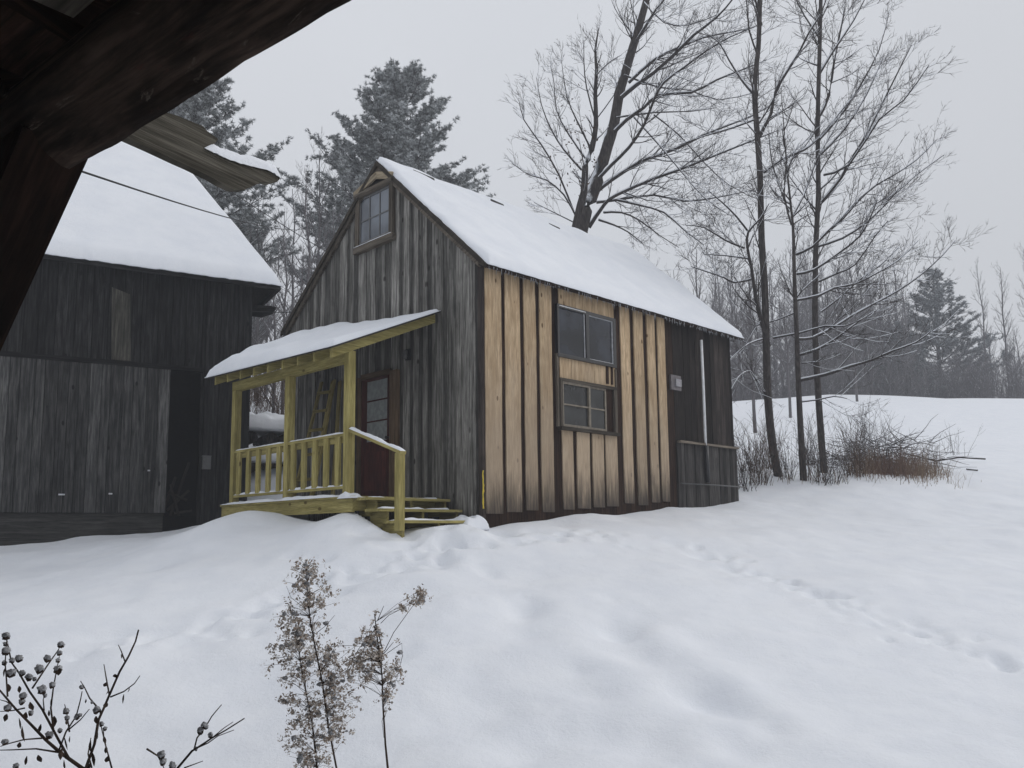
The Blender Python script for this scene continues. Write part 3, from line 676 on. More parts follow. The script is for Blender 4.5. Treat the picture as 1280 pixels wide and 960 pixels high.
# rafters rise from the front beam to the wall
zw = cab(545, 397, u=-.05)[2]; zfront = cab(415, 437, v=1.07)
RS = (3.16 - 2.52) / (1.52)                        # slope
vr0, vr1 = 1.03, 4.47
def tz(v): return .024 * (v - 1.03)
def zraf(u): return 2.40 + .435 * (u - PU)         # underside line of the rafters
nr = 9
for i in range(nr):
    v_ = vr0 + (vr1 - vr0) * i / (nr - 1)
    m = MB(); xa, xb = PU - .36, -.045; h = .135
    q_ = tz(v_)
    m.hexa([pl(xa, v_, zraf(xa) + q_), pl(xa, v_ + .045, zraf(xa) + q_), pl(xa, v_ + .045, zraf(xa) + h + q_), pl(xa, v_, zraf(xa) + h + q_)], [pl(xb, v_, zraf(xb) + q_), pl(xb, v_ + .045, zraf(xb) + q_), pl(xb, v_ + .045, zraf(xb) + h + q_), pl(xb, v_, zraf(xb) + h + q_)], random.uniform(.9, 1.1))
    m.build('rafter', MT['treated'], porch)
m = MB(); xa, xb = PU - .42, -.04; h = .137
ql, qr = tz(vr0 - .12) + .003, tz(vr1 + .18) + .003
m.hexa([pl(xa, vr0 - .12, zraf(xa) + h + ql), pl(xa, vr1 + .18, zraf(xa) + h + qr), pl(xa, vr1 + .18, zraf(xa) + h + .022 + qr), pl(xa, vr0 - .12, zraf(xa) + h + .022 + ql)],
       [pl(xb, vr0 - .12, zraf(xb) + h + ql), pl(xb, vr1 + .18, zraf(xb) + h + qr), pl(xb, vr1 + .18, zraf(xb) + h + .022 + qr), pl(xb, vr0 - .12, zraf(xb) + h + .022 + ql)])
m.build('roof_deck', MT['roof'], porch)
def pth(Sx, Tx):    # thick hump towards the left end, thin at the right end
    return .55 + 1.15 * np.exp(-((Sx - .68) / .24) ** 2) * (.45 + .7 * Tx) + .55 * np.exp(-((Sx - .86) / .14) ** 2) + .35 * np.exp(-((Sx - .42) / .09) ** 2) - .1 * Tx
snow_cap('roof_snow', pl(xa - .03, vr0 - .13, zraf(xa) + h + .012 + ql), (0, vr1 - vr0 + .36, qr - ql), (xb - xa + .03, 0, (xb - xa + .03) * .435), porch, 90, 36, .15, .17, .35, mat=MT['snowroof'], seed=12, ns=.8, thf=pth, rag=.015)
# deck
m = MB()
for k in range(10):
    xx = PU - .10 + k * .155; pbox(m, xx, xx + .148, .88, 4.72, zd - .03, zd, 'y', random.uniform(.9, 1.05))
m.build('deck_boards', MT['treated'], porch)
m = MB(); pbox(m, PU - .08, PU - .045, .90, 4.70, zd - .22, zd - .032, 'y', .95); pbox(m, PU - .045, -.1, .90, .94, zd - .20, zd - .032, 'x', .9); m.build('rim_joist', MT['treated'], porch)
snow_cap('deck_snow', pl(PU - .115, .93, zd - .002), (0, 3.75, 0), (.20, 0, 0), porch, 120, 8, .035, .05, .6, seed=3, ns=.35, rag=.02)
snow_cap('deck_snow', pl(PU - .13, .86, zd - .03), (0, .34, 0), (.26, 0, 0), porch, 30, 12, .085, .10, .5, seed=5, ns=.2, rag=.02)
snow_cap('deck_snow', pl(PU + .1, 3.2, zd - .002), (0, 1.45, 0), (1.2, 0, 0), porch, 40, 20, .06, .15, .5, seed=6, ns=.4)
# railing
for v0_, v1_ in ((rp, mp_), (mp_, lp)):
    m = MB(); a_, b_ = v0_ + PW / 2, v1_ - PW / 2
    pbox(m, PU - .05, PU + .05, a_, b_, 1.20, 1.24, 'y', 1.05); pbox(m, PU - .02, PU + .02, a_, b_, 1.115, 1.20, 'y', .9)
    rl = m.build('railing', MT['treated'], porch); m = MB(); pbox(m, PU - .045, PU + .02, a_, b_, .47, .51, 'y', 1.); m.build('bottom_rail', MT['treated'], rl)
    nb_ = 5
    for k in range(nb_):
        v_ = a_ + (b_ - a_) * (k + .5) / nb_; m = MB(); pbox(m, PU - .058, PU - .021, v_ - .055, v_ + .055, .512, 1.198, tone=random.uniform(.9, 1.1)); m.build('baluster', MT['treated'], rl)
    snow_cap('rail_snow', pl(PU - .045, a_, 1.24), (0, b_ - a_, 0), (.09, 0, 0), rl, 40, 6, .022, .03, .5, seed=20, ns=.2)
    snow_cap('rail_snow', pl(PU - .047, a_, .508), (0, b_ - a_, 0), (.06, 0, 0), rl, 40, 5, .028, .03, .5, seed=21, ns=.2)
# stair rail
e0, e1 = cab(443, 541, u=PU), cab(502, 566, u=PU)
vn = e1[1] + .03
m = MB(); m.bar(pl(PU, rp - .06, 1.27), pl(PU, vn - .06, e1[2] + .0), .10, .04, (0, 0, 1), 1.05)
sr_ = m.build('handrail', MT['treated'], porch)
m = MB(); pbox(m, PU - .05, PU + .04, vn - .05, vn + .05, -.12, e1[2] - .0, tone=1.05); m.build('newel_post', MT['treated'], porch)
dv = (vn - .06) - (rp - .06); dzz = e1[2] - 1.27
snow_cap('rail_snow', pl(PU - .045, rp - .06, 1.29), (0, dv, dzz), (.09, 0, 0), sr_, 40, 6, .03, .03, .4, seed=22, ns=.2)
# steps run down towards the near corner
for k, (va_, vb_, zt_) in enumerate(((.62, .96, .335), (.36, .70, .175), (.02, .42, .015))):
    m = MB(); pbox(m, PU - .02 + (.0 if k < 2 else .12), -.10, va_, vb_, zt_ - .038, zt_, 'x', random.uniform(.95, 1.1)); st = m.build('step', MT['treated'], porch)
    for xx in (-1.38, -.78, -.16): m = MB(); pbox(m, xx, xx + .04, va_ + .07, vb_ + .1, zt_ - .25, zt_ - .040, 'y', .85); m.build('stringer', MT['treated'], st)
    snow_cap('step_snow', pl(-1.4, va_ + .12, zt_ - .001), (1.2, 0, 0), (0, vb_ - va_ - .13, 0), st, 30, 6, .02, .05, .8, seed=30 + k, ns=.2)
# snow heap against the wall at the foot of the steps
heap = []
hp = snow_cap('snow_heap', C0 + U * -.42 + V * -.10 + np.array([0, 0, -.12]), V * .58, U * .42, None, 36, 30, .33, .34, .45, seed=44, ns=.3,
              thf=lambda Sx, Tx: np.clip(1.15 - np.abs(Sx - .5) * 1.3, .1, 2) * (.45 + .75 * Tx), label='small white snow heap piled at the cabin corner beside the steps', cat='snow heap')

# lumber leaning inside the porch
zb = C0[2] + zd
fr = empty('wooden_frame', C0 + U * -.55 + V * 3.1 + np.array([0, 0, zd]), RZ, label='unfinished yellow wooden frame with crossbars leaning on the cabin wall inside the porch', cat='frame')
def lean(px, py, py2):
    t_ = np.array(cab(px[0], py, u=-.10)); b_ = np.array(cab(px[1], py2, u=-.45)); k = (t_[2] - zd) / (t_[2] - b_[2]); return t_, t_ + (b_ - t_) * k
off_ = np.array([-.55, 3.1, zd])
A, B = lean((402, 387), 478, 540)[::-1]; A2, B2 = lean((417, 405), 476, 540)[::-1]
for a_, b_, w_, t_ in ((A, B, .07, .9), (A2, B2, .12, 1.15)):
    m = MB(); m.bar(a_ - off_, b_ - off_, w_, .035, (1, 0, 0), t_); m.build('stile', MT['stack'], fr)
for t_ in (.18, .38, .58, .74, .90):
    m = MB(); m.bar(A + (B - A) * t_ - off_ + np.array([-.03, 0, 0]), A2 + (B2 - A2) * t_ - off_ + np.array([-.03, 0, 0]), .05, .02, (1, 0, 0), .75); m.build('crossbar', MT['stack'], fr)
b_, a_ = lean((425, 421), 477, 540)
m = MB(); m.bar((0, 0, 0), b_ - a_, .07, .035, (1, 0, 0), 1.); o = m.build('board', MT['stack'], None, label='narrow yellow board leaning on the wall between the wooden frame and the door', cat='board')
o.location = C0 + U * a_[0] + V * a_[1] + np.array([0, 0, a_[2]]); o.rotation_euler = (0, 0, RZ)

# ================================================================ BARN
RB = math.atan2(BU[1], BU[0])
barn = empty('barn', B0, RB, label='old black board barn with a large grey sliding door and deep snow on its roof', cat='barn')
zev = brn(313, 352)[2]
xo0, xo1 = brn(209, 550)[0], brn(246, 600)[0]; zhd = brn(210, 459)[2]; zsn = .2
dl0 = brn(-60, 550)[0]
XL = -11.
m = MB(); x = 0.
while x > XL:
    w = random.uniform(.22, .34); q = max(x - w, XL); t = random.choice([.75, 1., 1.2, 1.45]) * random.uniform(.85, 1.15)
    if q < xo1 - .001 < x - .001: q = xo1
    z0 = zhd - .02 if (x + q) / 2 < xo1 and q > XL - 1 else zsn - .3
    dy = random.uniform(0, .008)
    m.box(q + .010, x - .003, -.03 - dy, 0, z0, zev + .05, tone=t); x = q
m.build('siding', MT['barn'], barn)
m = MB(); m.box(xo1 + .02, -.03, .004, .02, zsn - .3, zev); m.box(XL, xo1 + .02, .004, .02, zhd, zev); m.build('dark_backing', MT['darkin'], barn)  # dark backing added so bright snow does not show through board gaps
m = MB(); m.box(XL, xo1 + .04, -.10, -.04, zhd - .06, zhd + .03, 'x', .6); m.build('door_track', MT['barn'], barn)
# sliding door
m = MB(); x = xo0; zb0 = brn(100, 641)[2]
while x > -9.5:
    w = random.uniform(.14, .24); q = x - w
    m.box(q + .009, x, -.085 - random.uniform(0, .006), -.05, zb0, zhd - .05 + random.uniform(-.01, .01), tone=random.choice([.6, .85, 1., 1.2, 1.45]) * random.uniform(.9, 1.1)); x = q
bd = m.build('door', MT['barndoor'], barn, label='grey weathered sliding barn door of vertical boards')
m = MB()
for px, py, w_ in ((77, 618, .10), (138, 617, .06), (186, 588, .04)):
    a_ = brn(px, py, -.09); m.box(a_[0] - w_ / 2, a_[0] + w_ / 2, -.11, -.09, a_[2] - .015, a_[2] + .01, 'x')
m.build('door_hardware', MT['alu'], bd)
m = MB(); m.box(XL, xo0 - .03, -.045, .0, -.5, zb0 - .005, 'x', 1.); m.build('plinth', MT['plinth'], barn)
m = MB(); a_, b_ = brn(141, 360), brn(163, 452); m.hexa([(a_[0] + .03, -.06, b_[2]), (b_[0], -.06, b_[2]), (b_[0], -.04, b_[2]), (a_[0] + .03, -.04, b_[2])], [(a_[0] - .02, -.06, a_[2]), (b_[0] - .06, -.06, a_[2] - .1), (b_[0] - .06, -.04, a_[2] - .1), (a_[0] - .02, -.04, a_[2])], 1.)
m.build('patch_board', MT['pale'], barn)
m = MB(); a_, b_ = brn(252, 571), brn(262, 587); m.box(a_[0], b_[0], -.11, -.035, b_[2], a_[2]); m.box(a_[0] - .005, b_[0] + .005, -.115, -.034, a_[2] + .001, a_[2] + .02); m.build('electric_box', MT['greybox'], barn)
m = MB(); a_ = brn(313, 388, .1); m.tube([(-.1, .12, a_[2]), (.2, .12, a_[2] + .02), (.42, .12, a_[2] + .06), (.50, .12, a_[2] + .12)], [.10, .11, .09, .03], 8, nz=.5); m.build('beam_end', MT['barn'], barn)
pe = hit(351, 355, B0 + BV * -.32, BV) - B0
ev_y, ev_z, xr = -.32, float(pe[2]), float(pe @ BU); zs = 1.0
nrm = -zs * BV + np.array([0, 0, 1.]); ph = hit(223.6, 201.8, B0 + BV * ev_y + np.array([0, 0, ev_z]), nrm) - B0
hk = (xr - float(ph @ BU)) / (float(ph @ BV) - ev_y)          # hip inset per metre of depth
BD = 10.6; rid_y = BD / 2; yb_ = BD + .32; XLr = XL - .3
print('barn', ev_z, xr, hk, float(ph @ BV))
def bz(y): return ev_z + zs * (y - ev_y) if y < rid_y else ev_z + zs * (yb_ - y)
def bxr(y): return xr - hk * ((y if y < rid_y else BD - y) - ev_y)
m = MB(); wt = ev_z + .12
m.box(-.03, 0, .004, BD, -1, wt); m.box(XL, -.03, BD - .05, BD, -1, wt); m.box(XL, XL + .04, .02, BD - .05, -1, wt)
m.build('end_walls', MT['barn'], barn)
m = MB(); m.box(XL + .05, -.05, 2.4, 2.45, -.6, zev); m.box(XL + .05, -.05, -.02, 2.4, -.3, .44, 'x'); m.box(XL + .05, -.05, .05, 2.4, zev + .05, zev + .08); m.build('interior', MT['darkin'], barn)  # near-black surfaces give the doorway its shade by colour
m = MB()
for (a_, b_) in (((xo0 + .0, .3, .45), (xo0 + .25, .5, 1.2)), ((xo1 - .4, .35, .45), (xo1 - .05, .6, 1.5)), ((xo0 + .1, .4, .9), (xo1 - .1, .4, .75)), ((xo0 + .1, .4, .55), (xo1 - .05, .5, .95)), ((xo0 + .2, .3, .5), (xo1, .4, .55)), ((xo0 + .3, .3, .45), (xo0 + .15, .4, 1.05))): m.bar(a_, b_, .05, .03, (0, 1, 0), 1.3)
o = m.build('stacked_lumber', MT['black'], None, label='tangle of dark wood stacked inside the barn doorway', cat='lumber'); o.location = B0; o.rotation_euler = (0, 0, RB)
th = .07; rx = bxr(rid_y)
def V3(x, y, dz=0.): return (x, y, bz(y) + dz)
m = MB()
m.hexa([V3(XLr, ev_y, -th), V3(XLr, rid_y, -th), V3(XLr, rid_y), V3(XLr, ev_y)], [V3(xr, ev_y, -th), V3(rx, rid_y, -th), V3(rx, rid_y), V3(xr, ev_y)])
m.hexa([V3(XLr, rid_y, -th), V3(XLr, yb_, -th), V3(XLr, yb_), V3(XLr, rid_y)], [V3(rx, rid_y, -th), V3(xr, yb_, -th), V3(xr, yb_), V3(rx, rid_y)])
tri = [V3(xr, ev_y, -.001), V3(xr, yb_, -.001), V3(rx, rid_y, -.001)]; m.add(tri + [(x, y, z - th) for x, y, z in tri], [(0, 1, 2), (5, 4, 3), (0, 3, 4, 1), (1, 4, 5, 2), (2, 5, 3, 0)], [(p[0], p[1]) for p in tri] * 2)
m.build('roof', MT['roof'], barn)
m = MB(); m.box(XLr, xr, ev_y - .02, ev_y + .02, ev_z - .13, ev_z - .005, 'x', 1.3); m.box(xr - .04, xr, ev_y + .02, yb_, ev_z - .13, ev_z - .005, 'y', 1.3); m.build('eave_board', MT['barn'], barn)
snow_cap('roof_snow', (XLr, ev_y - .06, ev_z - .06), (xr - XLr + .03, 0, 0), (0, rid_y - ev_y + .06, (rid_y - ev_y + .06) * zs), barn, 160, 60, .19, .20, .12, mat=MT['snowroof'], seed=17, ns=1.4, rag=.025, shear=(rx - xr, 0, 0))
snow_cap('roof_snow', (XLr, yb_ + .05, ev_z - .05), (xr - XLr + .03, 0, 0), (0, -(yb_ - rid_y + .05), (yb_ - rid_y + .05) * zs), barn, 60, 30, .18, .2, .15, mat=MT['snowroof'], seed=18, ns=1.4, shear=(rx - xr, 0, 0))
snow_cap('roof_snow', (rx - .02, rid_y, bz(rid_y) - .02), (xr - rx + .05, ev_y - rid_y, ev_z - bz(rid_y)), (xr - rx + .05, yb_ - rid_y, ev_z - bz(rid_y)), barn, 40, 40, .17, .2, .1, mat=MT['snowroof'], seed=19, ns=1.4, tri=True)

# log pile behind the gap
lpz = at(335, 590, 19.0); 
pile = empty('log_pile', (lpz[0], lpz[1], lpz[2] - .3), RB, label='snow-covered log pile seen through the gap between barn and cabin', cat='log pile')
for j in range(5):
    for i in range(6 - j % 2):
        m = MB(); x = -.5 + i * .42 + (j % 2) * .2; z = -.2 + j * .30
        m.tube([(x, -.5 + random.uniform(-.1, .1), z), (x, .6, z)], random.uniform(.13, .18), 9, nz=.2, tone=1.); m.build('log', MT['bark'], pile)
snow_cap('pile_snow', (-.75, -.7, 1.15), (2.9, 0, 0), (0, 1.4, 0), pile, 40, 20, .35, .3, .5, seed=60, ns=.5)
snow_cap('pile_snow', (-.7, -.95, .45), (2.6, 0, .0), (0, .6, 0), pile, 40, 14, .2, .2, .7, seed=61, ns=.4)

# ================================================================ OPEN SHED OVER THE CAMERA
shp = at(300, 78, 1.95)
Bd = ray(-690, 685) * np.array([1, 1, 0]); Bd /= np.linalg.norm(Bd); Bn = np.array([-Bd[1], Bd[0], 0])
if Bn @ np.array([0, 1, 0]) < 0: Bn = -Bn          # points away from the camera
RSH = math.atan2(Bd[1], Bd[0])
shed = empty('open_shed', (shp[0], shp[1], 0), RSH, label='dark open timber shed whose log beam, brace and roof boards cross the top left corner', cat='shed')
def sh(P):                                         # world -> shed local (x along Bd, y along rotated axis)
    P = np.array(P, float) - np.array([shp[0], shp[1], 0]); ey = np.array([-Bd[1], Bd[0], 0]); return np.array([P @ Bd, P @ ey, P[2]])
SY = 1. if np.array([-Bd[1], Bd[0], 0]) @ np.array([0, 1, 0]) > 0 else -1.   # local y sign that points away from camera
R_ = .125; zc = shp[2] + R_ * .75
m = MB()
pts = []; rads = []
for i in range(200):
    x = -2.8 + i * .034
    pts.append((x, -SY * R_ * .62 + .005 * noise.noise(Vector((x * 1.3, 3, 1))), zc + .005 * noise.noise(Vector((x * 1.7, 0, 7))) + .006 * noise.noise(Vector((x * 7, 0, 7))))); rads.append(R_ * .93 * (1 + .03 * noise.noise(Vector((x * 2.1, 5, 5)))))
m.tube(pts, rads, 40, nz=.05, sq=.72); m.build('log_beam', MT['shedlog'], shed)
# patches where the bark has come away
m = MB()
# brace: slanting down to the left in the plane of the beam
n_ = np.array([-Bd[1], Bd[0], 0]); P0_ = np.array([shp[0], shp[1], 0])
a1 = sh(hit(108, 203, P0_, n_)); a2 = sh(hit(0, 440, P0_, n_)); d_ = a2 - a1; d_ /= np.linalg.norm(d_); pr = np.array([d_[2], 0, -d_[0]])
if (sh(hit(-60, 330, P0_, n_)) - a1) @ pr < 0: pr = -pr
wb = .34; s0, s1 = a1 - d_ * .04, a1 + d_ * 2.2
q = lambda s, k, yy: s + pr * k + np.array([0, yy, 0])
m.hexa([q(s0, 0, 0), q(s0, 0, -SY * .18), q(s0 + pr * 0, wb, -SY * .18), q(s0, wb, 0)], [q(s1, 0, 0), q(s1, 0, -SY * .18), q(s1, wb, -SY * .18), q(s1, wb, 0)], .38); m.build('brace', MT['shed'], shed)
# roof: rafters across, boards along the beam, over and behind the camera
zr0 = zc + R_ * .9; slp = .18
def zs_(y): return zr0 + slp * abs(y)
XA_, XB_ = -3.0, 4.5; YD = 4.2
for k, x in enumerate(np.arange(-2.6, 4.4, .62)):
    m = MB(); m.hexa([(x, SY * .05, zs_(.05) - .02), (x + .10, SY * .05, zs_(.05) - .02), (x + .10, SY * .05, zs_(.05) + .10), (x, SY * .05, zs_(.05) + .10)], [(x, -SY * YD, zs_(YD) - .02), (x + .10, -SY * YD, zs_(YD) - .02), (x + .10, -SY * YD, zs_(YD) + .10), (x, -SY * YD, zs_(YD) + .10)], .8); m.build('rafter', MT['shed'], shed)
m = MB(); y = .0; k = 0
while y < YD:
    w = random.uniform(.10, .17); m.hexa([(XA_, -SY * y, zs_(y) + .102), (XA_, -SY * (y + w), zs_(y + w) + .102), (XA_, -SY * (y + w), zs_(y + w) + .13), (XA_, -SY * y, zs_(y) + .13)], [(XB_, -SY * y, zs_(y) + .102), (XB_, -SY * (y + w), zs_(y + w) + .102), (XB_, -SY * (y + w), zs_(y + w) + .13), (XB_, -SY * y, zs_(y) + .13)], random.uniform(.5, 1.3)); y += w; k += 1
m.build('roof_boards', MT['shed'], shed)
kp = sh(at(100, 20, 2.0)); m = MB(); m.bar((kp[0] - .35, kp[1] - SY * .02, zs_(abs(kp[1])) - .03), (kp[0] + .12, kp[1] - SY * .02, zs_(abs(kp[1])) - .03), .11, .03, (0, 0, 1), 1.); m.build('knotty_board', MT['shedpale'], shed)
m = MB(); m.box(XA_, XB_, -SY * YD, -SY * YD + .03, -.3, zs_(YD) + .1, tone=.8); m.box(XB_ - .03, XB_, min(-SY * YD, 0) + .03, max(-SY * YD, 0) - .0 if SY < 0 else 0, -.3, zs_(0) + .1, tone=.8)
m.build('added_shade_wall', MT['shed'], shed)  # unseen walls added to keep the shed dark
for x_ in (XA_ + .1, XB_ - .15):
    m = MB(); m.tube([(x_, -SY * .1, -.3), (x_, -SY * .1, zc)], .12, 12, nz=.15); m.build('shed_post', MT['shed'], shed)
# broken grey plank sticking out past the beam, with snow on its end
Pd = ray(1263, 660) * np.array([1, 1, 0]); Pd /= np.linalg.norm(Pd); Pn = np.array([Pd[1], -Pd[0], 0]); pp = at(190, 150, 2.75)
ex = [(150, 45), (350, 105), (460, 138), (560, 180), (630, 208), (665, 245), (740, 300), (715, 330), (640, 362), (700, 392), (780, 430), (880, 466), (980, 492), (1080, 515), (1130, 545), (1172, 572), (1150, 596), (1112, 608), (1080, 598), (1040, 600), (985, 625), (920, 655), (850, 650), (770, 612), (700, 570), (560, 500), (460, 455), (280, 370), (80, 280), (-60, 215)]
pts = [hit(140 + x / 5.565, 120 + y / 5.565, pp, Pn) for x, y in ex]
pln = empty('broken_plank', pp, 0, label='broken grey weathered plank end jutting out beyond the dark beam with snow on its tip', cat='plank')
m = MB(); back = -Pn * .035 if (Pn @ np.array([0, 1, 0])) < 0 else Pn * .035; k = len(pts)
vs = [p - pp for p in pts] + [p - pp + back for p in pts]
uvs = [(float(p[2]), float(p @ Pd)) for p in vs]
m.add(vs, [tuple(range(k)), tuple(range(k, 2 * k))[::-1]] + [(i, (i + 1) % k, k + (i + 1) % k, k + i) for i in range(k)], uvs, 1.)
m.build('plank', MT['plank'], pln)
sp = [hit(140 + x / 5.565, 120 + y / 5.565, pp, Pn) - pp for x, y in ((640, 364), (700, 392), (780, 430), (880, 466), (980, 492), (1080, 515), (1130, 545), (1168, 572))]
sv, sf = [], []; ns_ = 12; lenn = len(sp)
res = []
for i in range(40):
    t = i / 39 * (lenn - 1); j = min(int(t), lenn - 2); res.append(sp[j] + (sp[j + 1] - sp[j]) * (t - j))
for i, p in enumerate(res):
    t = i / 39; hh = .038 * min(1, t / .18 + .12) * min(1, ((1 - t) / .10)) ** .5 * (1 + .25 * noise.noise(Vector((t * 6, 0, 0)))) + .002
    for q_ in range(ns_):
        an = math.pi * q_ / (ns_ - 1); sv.append(p + back * (.5 + .75 * math.cos(an)) + np.array([0, 0, hh * math.sin(an) * 1.1 - .003 + (.004 * noise.noise(Vector((t * 20, q_, 0))))]))
for i in range(39):
    for q_ in range(ns_ - 1): a_ = i * ns_ + q_; sf.append((a_, a_ + 1, a_ + ns_ + 1, a_ + ns_))
mesh_np('plank_snow', np.array(sv), np.array(sf), MT['snow'], pln)

# ================================================================ TREES
def tubes_np(br, n=4):
    """br: list of (points (k,3), radii (k,)) -> verts, faces"""
    V_, F_ = [], []; off = 0; groups = {}
    for p, r in br: groups.setdefault(len(p), []).append((p, r))
    for k, g in groups.items():
        P = np.array([x[0] for x in g]); R = np.array([x[1] for x in g]); N_ = len(g)
        T = np.empty_like(P); T[:, 1:-1] = P[:, 2:] - P[:, :-2]; T[:, 0] = P[:, 1] - P[:, 0]; T[:, -1] = P[:, -1] - P[:, -2]
        T /= np.linalg.norm(T, axis=-1, keepdims=True) + 1e-9
        ref = np.where(np.abs(T[..., 2:3]) < .95, np.array([0, 0, 1.]), np.array([1., 0, 0]))
        A = np.cross(T, ref); A /= np.linalg.norm(A, axis=-1, keepdims=True) + 1e-9; B = np.cross(A, T)
        an = 2 * np.pi * (np.arange(n) + .5 * (n % 2 == 0) * 0 + .25) / n
        VV = P[:, :, None] + R[:, :, None, None] * (A[:, :, None] * np.cos(an)[:, None] + B[:, :, None] * np.sin(an)[:, None])
        V_.append(VV.reshape(-1, 3))
        ix = (np.arange(N_)[:, None, None] * k + np.arange(k - 1)[None, :, None]) * n + np.arange(n)[None, None, :]
        nx_ = (np.arange(N_)[:, None, None] * k + np.arange(k - 1)[None, :, None]) * n + ((np.arange(n) + 1) % n)[None, None, :]
        F_.append((np.stack([ix, nx_, nx_ + n, ix + n], -1).reshape(-1, 4)) + off); off += N_ * k * n
    return np.concatenate(V_), np.concatenate(F_)
def rv(): return Vector((random.gauss(0, 1), random.gauss(0, 1), random.gauss(0, 1))).normalized()
def grow(out, p, d, Lh, r, lvl, par):
    """one branch and its children. par: bias, dens (children per metre by level), ratio"""
    k = 5 if lvl < 3 else 4
    pts = [p.copy()]; dd = d.copy(); step = Lh / (k - 1)
    for i in range(k - 1):
        dd = (dd + rv() * par['wob'] + par['bias'] * par['bw'] * (1. / (k - 1)) * 2.0).normalized()
        pts.append(pts[-1] + dd * step)
    rad = [r * (1 - .75 * i / (k - 1)) for i in range(k)]
    out.setdefault(lvl, []).append((np.array(pts), np.array(rad)))
    if lvl >= par['maxl']: return
    nch = int(Lh * par['dens'][lvl] + random.random())
    for i in range(nch):
        t = random.uniform(.12, .98); f = t * (k - 1); j = min(int(f), k - 2); q = pts[j].lerp(pts[j + 1], f - j)
        ax = (pts[j + 1] - pts[j]).normalized(); s = (rv() - ax * 0).cross(ax).normalized()
        an = math.radians(random.uniform(25, 55)); nd = (ax * math.cos(an) + s * math.sin(an))
        l2 = Lh * par['ratio'] * (1.15 - .65 * t) * random.uniform(.6, 1.2)
        r2 = max(par['rmin'], r * (1 - .75 * t) * .55)
        grow(out, q, nd, l2, r2, lvl + 1, par)
def limb(out, P, r0, r1, par, lvl=1, chl=1.6, dens=3., tmin=.1):
    """a traced limb: polyline P (world) with automatic side branches"""
    P = [Vector(p) for p in P]; n = len(P)
    # resample smooth
    rs = []
    for i in range(n - 1):
        for t in (0, .5):
            a, b, c, d = P[max(i - 1, 0)], P[i], P[i + 1], P[min(i + 2, n - 1)]
            rs.append(.5 * ((2 * b) + (c - a) * t + (2 * a - 5 * b + 4 * c - d) * t * t + (-a + 3 * b - 3 * c + d) * t ** 3))
    rs.append(P[-1]); m_ = len(rs)
    out.setdefault(0 if lvl == 0 else 1, []).append((np.array([list(q) for q in rs]), np.linspace(1, 0, m_) ** .8 * (r0 - r1) + r1))
    tot = sum((rs[i + 1] - rs[i]).length for i in range(m_ - 1))
    for i in range(int(tot * dens)):
        t = random.uniform(tmin, 1) ** .8; f = t * (m_ - 1); j = min(int(f), m_ - 2); q = rs[j].lerp(rs[j + 1], f - j)
        ax = (rs[j + 1] - rs[j]).normalized(); s = rv().cross(ax).normalized(); an = math.radians(random.uniform(25, 60))
        rr = r0 + (r1 - r0) * t
        grow(out, q, ax * math.cos(an) + s * math.sin(an), chl * random.uniform(.4, 1.1) * (1.1 - .4 * t), max(par['rmin'], min(.020, rr * .45)), 2, par)
def snow_on(brs, rmin=.006, lean=False):
    res = []
    for P, R in brs:
        k = len(P); T = np.empty_like(P); T[1:-1] = P[2:] - P[:-2]; T[0] = P[1] - P[0]; T[-1] = P[-1] - P[-2]; T /= np.linalg.norm(T, axis=1, keepdims=True) + 1e-9
        up = np.array([0, 0, 1.]) - T * T[:, 2:3]; hz_ = np.linalg.norm(up, axis=1, keepdims=True); up = up / (hz_ + 1e-9)
        hz_ = hz_[:, 0]; on = np.clip((hz_ - .12) / .16, 0, 1) * (.75 + .25 * np.sin(np.arange(k) * 1.7)) if lean else np.clip((hz_ - .22) / .3, 0, 1) * np.array([.55 + .9 * noise.noise(Vector((p[0] * 2.1, p[1] * 2.1, p[2] * 2.1 + 5))) for p in P]).clip(0, 1) ** .5
        rr = (R * .72 if lean else np.minimum(R * .80 + .004, R * .45 + .035)) * on; res.append((P + up * (R * .62 + rr * .15)[:, None], np.maximum(rr, .0005)))
    return res
def finish(root, out, mats=('barktrunk', 'bark', 'twig'), sides=(10, 6, 3)):
    tr = out.get(0, []) ; v, f = tubes_np(tr, sides[0]); mesh_np('trunk', v, f, MT[mats[0]], root)
    if out.get(1): v, f = tubes_np(out[1], sides[1]); mesh_np('limbs', v, f, MT[mats[1]], root)
    if sides[1] > 4:
        sb = snow_on(out.get(0, []), lean=True) + snow_on(out.get(1, []) + [b for b in out.get(2, []) if random.random() < .7]); v, f = tubes_np(sb, 5); mesh_np('branch_snow', v, f, MT['snowroof'], root)
    rest = [b for l in out if l >= 2 for b in out[l]]
    if rest: v, f = tubes_np(rest, sides[2]); mesh_np('crown', v, f, MT[mats[2]], root)
def px_limb(pts, sc, ox_, oy_, d0, d1):
    n = len(pts); return [at(ox_ + x / sc, oy_ + y / sc, d0 + (d1 - d0) * i / (n - 1)) for i, (x, y) in enumerate(pts)]
def rel(P, base): return [np.array(p) - base for p in P]
PAR = dict(wob=.16, bias=Vector((.25, 0, .6)), bw=.35, dens={1: 3, 2: 6.5, 3: 6.5, 4: 0}, ratio=.52, rmin=.0042, maxl=4)

